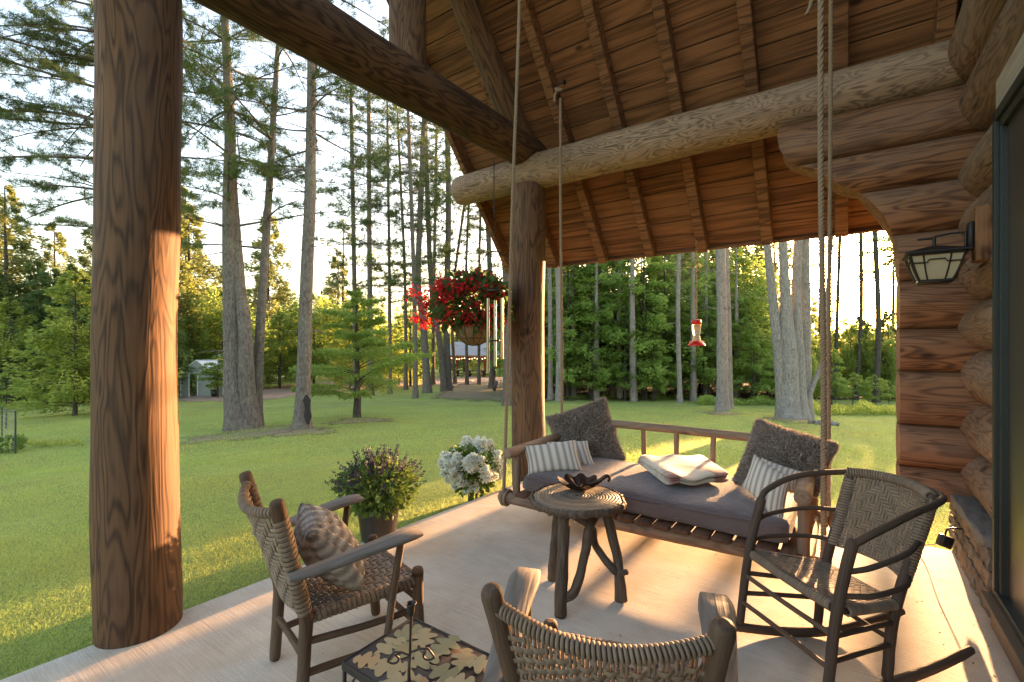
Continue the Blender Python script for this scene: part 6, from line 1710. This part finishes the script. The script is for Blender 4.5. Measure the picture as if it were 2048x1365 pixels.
m_.beam(gp(wG / 2, -.08, hr + .01), gp(wG / 2, lG, hr + .01), .07, .05); m_.build('frame', gf, t, False)
m_ = MB(); quadp(m_, gp(.66, .35, .04), gp(1.18, .35, .04), gp(1.18, .35, hw * .9), gp(.66, .35, hw * .9)); m_.build('doorway_shade', simple('shaded_doorway', (.06, .07, .05), .7), t, False)  # dark sheet in the open bay, the shade inside put into its colour
m_ = MB(); m_.tube([gp(wG * .72, lG * .4, hr - .3), gp(wG * .72, lG * .4, hr + .35)], .06, 10); m_.tube([gp(wG * .72, lG * .4, hr + .35), gp(wG * .72, lG * .4, hr + .40)], .10, 10); m_.build('stove_pipe', simple('zinc', (.35, .35, .34), .5, .5), t)
bk = gat(430, dg - .6)
t = thing('plant_tub', 'black tub of plants beside the greenhouse wall', 'planter', bk); m_ = MB(); m_.lathe([(.001, 0), (.2, 0), (.25, .45), (.22, .45), (.001, .40)], bk, 16); m_.build('tub', M['plasticblack'], t)
m_ = MB(); P, d2, S2, l_, w_ = leaf_cloud(140, bk + [0, 0, .6], (.3, .3, .25), .14, .06); m_.quads(P, d2, S2, l_, w_); m_.build('leaves', M['broad'], t, kind='stuff')

# open pavilion with string lights
pg = gat(940, 58); dp = 58
t = thing('pavilion', 'red timber pavilion with pale metal roof and string lights at the end of the path', 'pavilion', pg)
def pv(u, v, dd=0): return at(u, v, d=dp + dd)
m_ = MB(); quadp(m_, pv(872, 711, 0), pv(1030, 711, 0), pv(1016, 684, 4), pv(906, 684, 4), .12); quadp(m_, pv(1030, 711, 8), pv(872, 711, 8), pv(906, 684, 4), pv(1016, 684, 4), .12)
m_.build('roof', simple('pale_metal_roof', (.27, .27, .27), .6, 0), t, False)
redw = simple('red_timber', (.22, .05, .03), .7)
m_ = MB(); m_.beam(pv(880, 716, .3), pv(1025, 716, .3), .35, .35); m_.build('eave_beam', redw, t, False)
for u in (912, 932, 970, 1000):
    gb = gat(u, dp + .4); m_ = MB(); m_.beam(gb, [gb[0], gb[1], pv(u, 716)[2]], .25, .25, FW); m_.build('timber_post', redw, t, False)
    for s_ in (-1, 1):
        m_ = MB(); m_.beam(pv(u, 727, .4), pv(u + s_ * 9, 717, .4), .14, .14, FW); m_.build('brace', redw, t, False)
bulb = NT('warm_bulb'); bulb.b.inputs['Emission Color'].default_value = (1, .62, .25, 1); bulb.b.inputs['Emission Strength'].default_value = .8; bulb.col((.8, .5, .25))
m_ = MB(); sag = lambda u: 715 + 2.2 * abs(math.sin((u - 905) / 22 * math.pi))
m_.tube([pv(u, sag(u), -.3) for u in np.linspace(895, 1018, 60)], .02, 4, False); m_.build('light_cord', M['blackmetal'], t)
for u in np.linspace(898, 1016, 24):
    m_ = MB(); c_ = pv(u, sag(u) + 1.2, -.3); m_.lathe([(.001, -.08), (.06, -.05), (.06, .02), (.001, .05)], c_, 8); m_.build('bulb', bulb.m, t)
# wagons/benches under it
for k, u in enumerate((925, 950, 978)):
    g_ = gat(u, dp - 1.0); m_ = MB(); m_.box(g_ + [0, 0, .75], (2.0, .5, .08)); m_.box(g_ + [0, 0, .35], (1.7, .25, .06))
    for sx in (-.8, .8): m_.box(g_ + np.array([sx, 0, .37]), (.1, .4, .72))
    tt_ = thing('picnic_table', ['dark picnic table leftmost under the pavilion eave', 'dark picnic table in the middle under the pavilion eave', 'dark picnic table nearest the wind chime under the pavilion'][k], 'table', g_, group='picnic tables'); m_.build('table_frame', M['barkdark'], tt_)

# edging logs along the path
for (a_, b_, lab_) in (((905, 776), (946, 763), 'pale edging log along the path below the basket'), ((992, 772), (1002, 762), 'short pale edging log behind the wind chime')):
    A = atg(*a_); B_ = atg(*b_); t = thing('edging_log', lab_, 'log', A, group='edging logs'); m_ = MB(); m_.tube([A + [0, 0, .08], (A + B_) / 2 + [0, 0, .06], B_ + [0, 0, .1]], [.09, .08, .06], 8, True, .1, smoothn=12); m_.build('log_body', M['barkgrey'], t)
# wire fence at the left
t = thing('wire_fence', 'garden wire fence on thin dark green stakes at the left picture edge', 'fence', atg(30, 908))
stk = simple('green_stake', (.02, .045, .035), .5)
fp = [(31, 908, 822), (4, 880, 814), (-40, 905, 820)]
tops = []
for (u, vb, vt) in fp:
    g_ = atg(u, vb); dd = depth(g_); tp2 = np.array([g_[0], g_[1], at(u, vt, d=dd)[2]]); tops.append((g_, tp2)); m_ = MB(); m_.tube([g_ - [0, 0, .1], tp2], .016, 6); m_.build('stake', stk, t)
m_ = MB()
for (ga, ta), (gb_, tb_) in ((tops[0], tops[1]), (tops[0], tops[2])):
    for k in range(9):
        f_ = k / 8; m_.tube([ga + (ta - ga) * f_, gb_ + (tb_ - gb_) * f_], .0022, 3, False)
    for k in range(14):
        f_ = k / 13; m_.tube([ga + (gb_ - ga) * f_, ta + (tb_ - ta) * f_], .0018, 3, False)
m_.build('wire_mesh', simple('galvanised_wire', (.35, .37, .36), .4, .6), t, kind='stuff')
t = thing('vegetable_plant', 'leafy garden plant at the foot of the wire fence', 'plant', atg(12, 905)); g_ = atg(12, 905); m_ = MB(); P, d2, S2, l_, w_ = leaf_cloud(160, g_ + [0, 0, .16], (.28, .28, .13), .13, .09, up=.4); m_.quads(P, d2, S2, l_, w_); m_.build('leaves', M['hydleaf'], t, kind='stuff')
# weedy pale stalks on the lawn
m_ = MB()
for u in np.linspace(50, 165, 34):
    g_ = atg(u + rng.uniform(-3, 3), 892 + rng.uniform(-5, 4)); n = 6; D = unit(randdir(n) * .6 + [0, 0, 1]); m_.quads(np.repeat(g_[None], n, 0), D, perp(D), rng.uniform(.08, .2, n), .025)
o = m_.build('weeds', M['yellowleaf'], None, False, kind='stuff'); o['label'] = 'row of pale weeds in the left lawn'
# stones at the foot of the clump
for k, (u, v) in enumerate(((1628, 848), (1642, 850), (1655, 847), (1664, 851))):
    g_ = atg(u, v); m_ = MB(); rough_box(m_, g_ + [0, 0, .03], (.28 + .06 * (k % 2), .22, .12), .03, 4)
    t = thing('field_stone', ['flat grey stone closest to the four stemmed tree', 'second grey stone right of the four stemmed tree', 'third grey stone right of the four stemmed tree', 'rightmost grey stone beside the swing ropes'][k], 'stone', g_, group='stones by the big tree'); m_.build('stone_body', M['barkgrey'], t)

# needle litter beds round the trees
for nm_, u, v, r_ in (('pine_bed', 515, 866, 2.2), ('pine_bed', 1445, 828, 1.0), ('pine_bed', 720, 842, 1.4), ('pine_bed', 604, 866, 1.0), ('pine_bed', 1590, 842, 1.3)):
    c_ = atg(u, v); F = []
    for k in range(8):
        q = k / 7; F.append([(c_[0] + r_ * q * (1 + .18 * math.sin(a_ * 3 + k * .0) + .1 * math.sin(a_ * 7)) * math.cos(a_), c_[1] + r_ * q * (1 + .18 * math.sin(a_ * 3) + .1 * math.sin(a_ * 7)) * math.sin(a_), 0) for a_ in np.linspace(0, 2 * math.pi, 48, endpoint=False)])
    F = np.array(F); F[..., 2] = [[gz(p[0], p[1]) + .012 for p in row] for row in F]; m_ = MB(); m_.grid(F, True); e_ = np.repeat((1 - np.linspace(0, 1, 8))[:, None] * .95, 48, 1); m_.G[-1] = np.stack([e_, e_, e_], -1).reshape(-1, 3); structure(m_.build(nm_, nee.m))

# ---------------------------------------------------------------- dry bits blown onto the patio
m_ = MB(); n = 150
X_ = np.concatenate([rng.uniform(-3.0, .6, 90), rng.uniform(.35, .64, 60)]); Y_ = np.concatenate([rng.uniform(1.4, 4.9, 90), rng.uniform(2.4, 4.8, 60)])
D = unit(randdir(n) * [1, 1, .15]); m_.quads(np.stack([X_, Y_, np.full(n, .0035)], -1), D, unit(np.cross(D, [0, 0, 1]) + randdir(n) * .15), rng.uniform(.008, .028, n), rng.uniform(.004, .011, n))
m_.build('debris', simple('dry_leaf_bits', (.13, .075, .045), .9), None, False, kind='stuff')['label'] = 'dry leaf bits and grit on the patio'
from collections import defaultdict
same = defaultdict(list)
for o in COL.objects:
    if o.parent is None and o.get('category') == 'tree' or o.get('category') == 'sapling': same[o['label']].append(o)
for lb, os_ in same.items():
    if 1 < len(os_) < 8:
        os_.sort(key=lambda q: float(np.dot(np.array(q.location), RT)) / depth(np.array(q.location)))
        for o, w_ in zip(os_, {2: ('left', 'right'), 3: ('left', 'middle', 'right'), }.get(len(os_), ('first', 'second', 'third', 'fourth', 'fifth', 'sixth', 'seventh'))): o['label'] = lb + ', the ' + w_ + (' one' if len(os_) < 4 else ' from the left')
# ---------------------------------------------------------------- grass blades on the near lawn
def grass(n, d0, d1, l, w):
    dd = d0 + (d1 - d0) * rng.random(n) ** 1.15; uu = rng.uniform(-60, 2010, n)
    r = (uu - CXP) / FPX; X_ = dd * (FW[0] + r * RT[0]); Y_ = dd * (FW[1] + r * RT[1])
    edge_x = -3.337 + .044 * Y_
    ok = ~((X_ > edge_x - .01) & (Y_ < 5.22 - .056 * (X_ + 3.12) + .01)); X_, Y_ = X_[ok], Y_[ok]
    s_ = np.maximum(0, np.hypot(X_, Y_) - 4); a_ = np.clip((s_ - 2) / 6, 0, 1)
    Z_ = -.09 - .058 * np.minimum(s_, 26) - .02 * np.clip(s_ - 26, 0, 120) + a_ * (.05 * np.sin(X_ * .31 + 1) * np.cos(Y_ * .27) + .03 * np.sin(X_ * .7 + Y_ * .5))
    n = len(X_); C_ = np.stack([X_, Y_, Z_], -1); D = unit(randdir(n) * .75 + [0, 0, .9]); pat = .75 + .35 * np.sin(X_ * 2.1 + 1) * np.sin(Y_ * 1.7)
    m_ = MB(); m_.tris(C_, D, perp(D), l * rng.uniform(.5, 1.4, n) * pat, w); return m_
m_ = grass(250000, 2.3, 8.5, .042, .0042); m_.build('grass', M['grassblade'], None, False, kind='stuff')['label'] = 'short mown grass near the patio'
m_ = grass(210000, 8.0, 22, .055, .009); m_.build('grass', M['grassblade'], None, False, kind='stuff')['label'] = 'mown grass further out on the lawn'
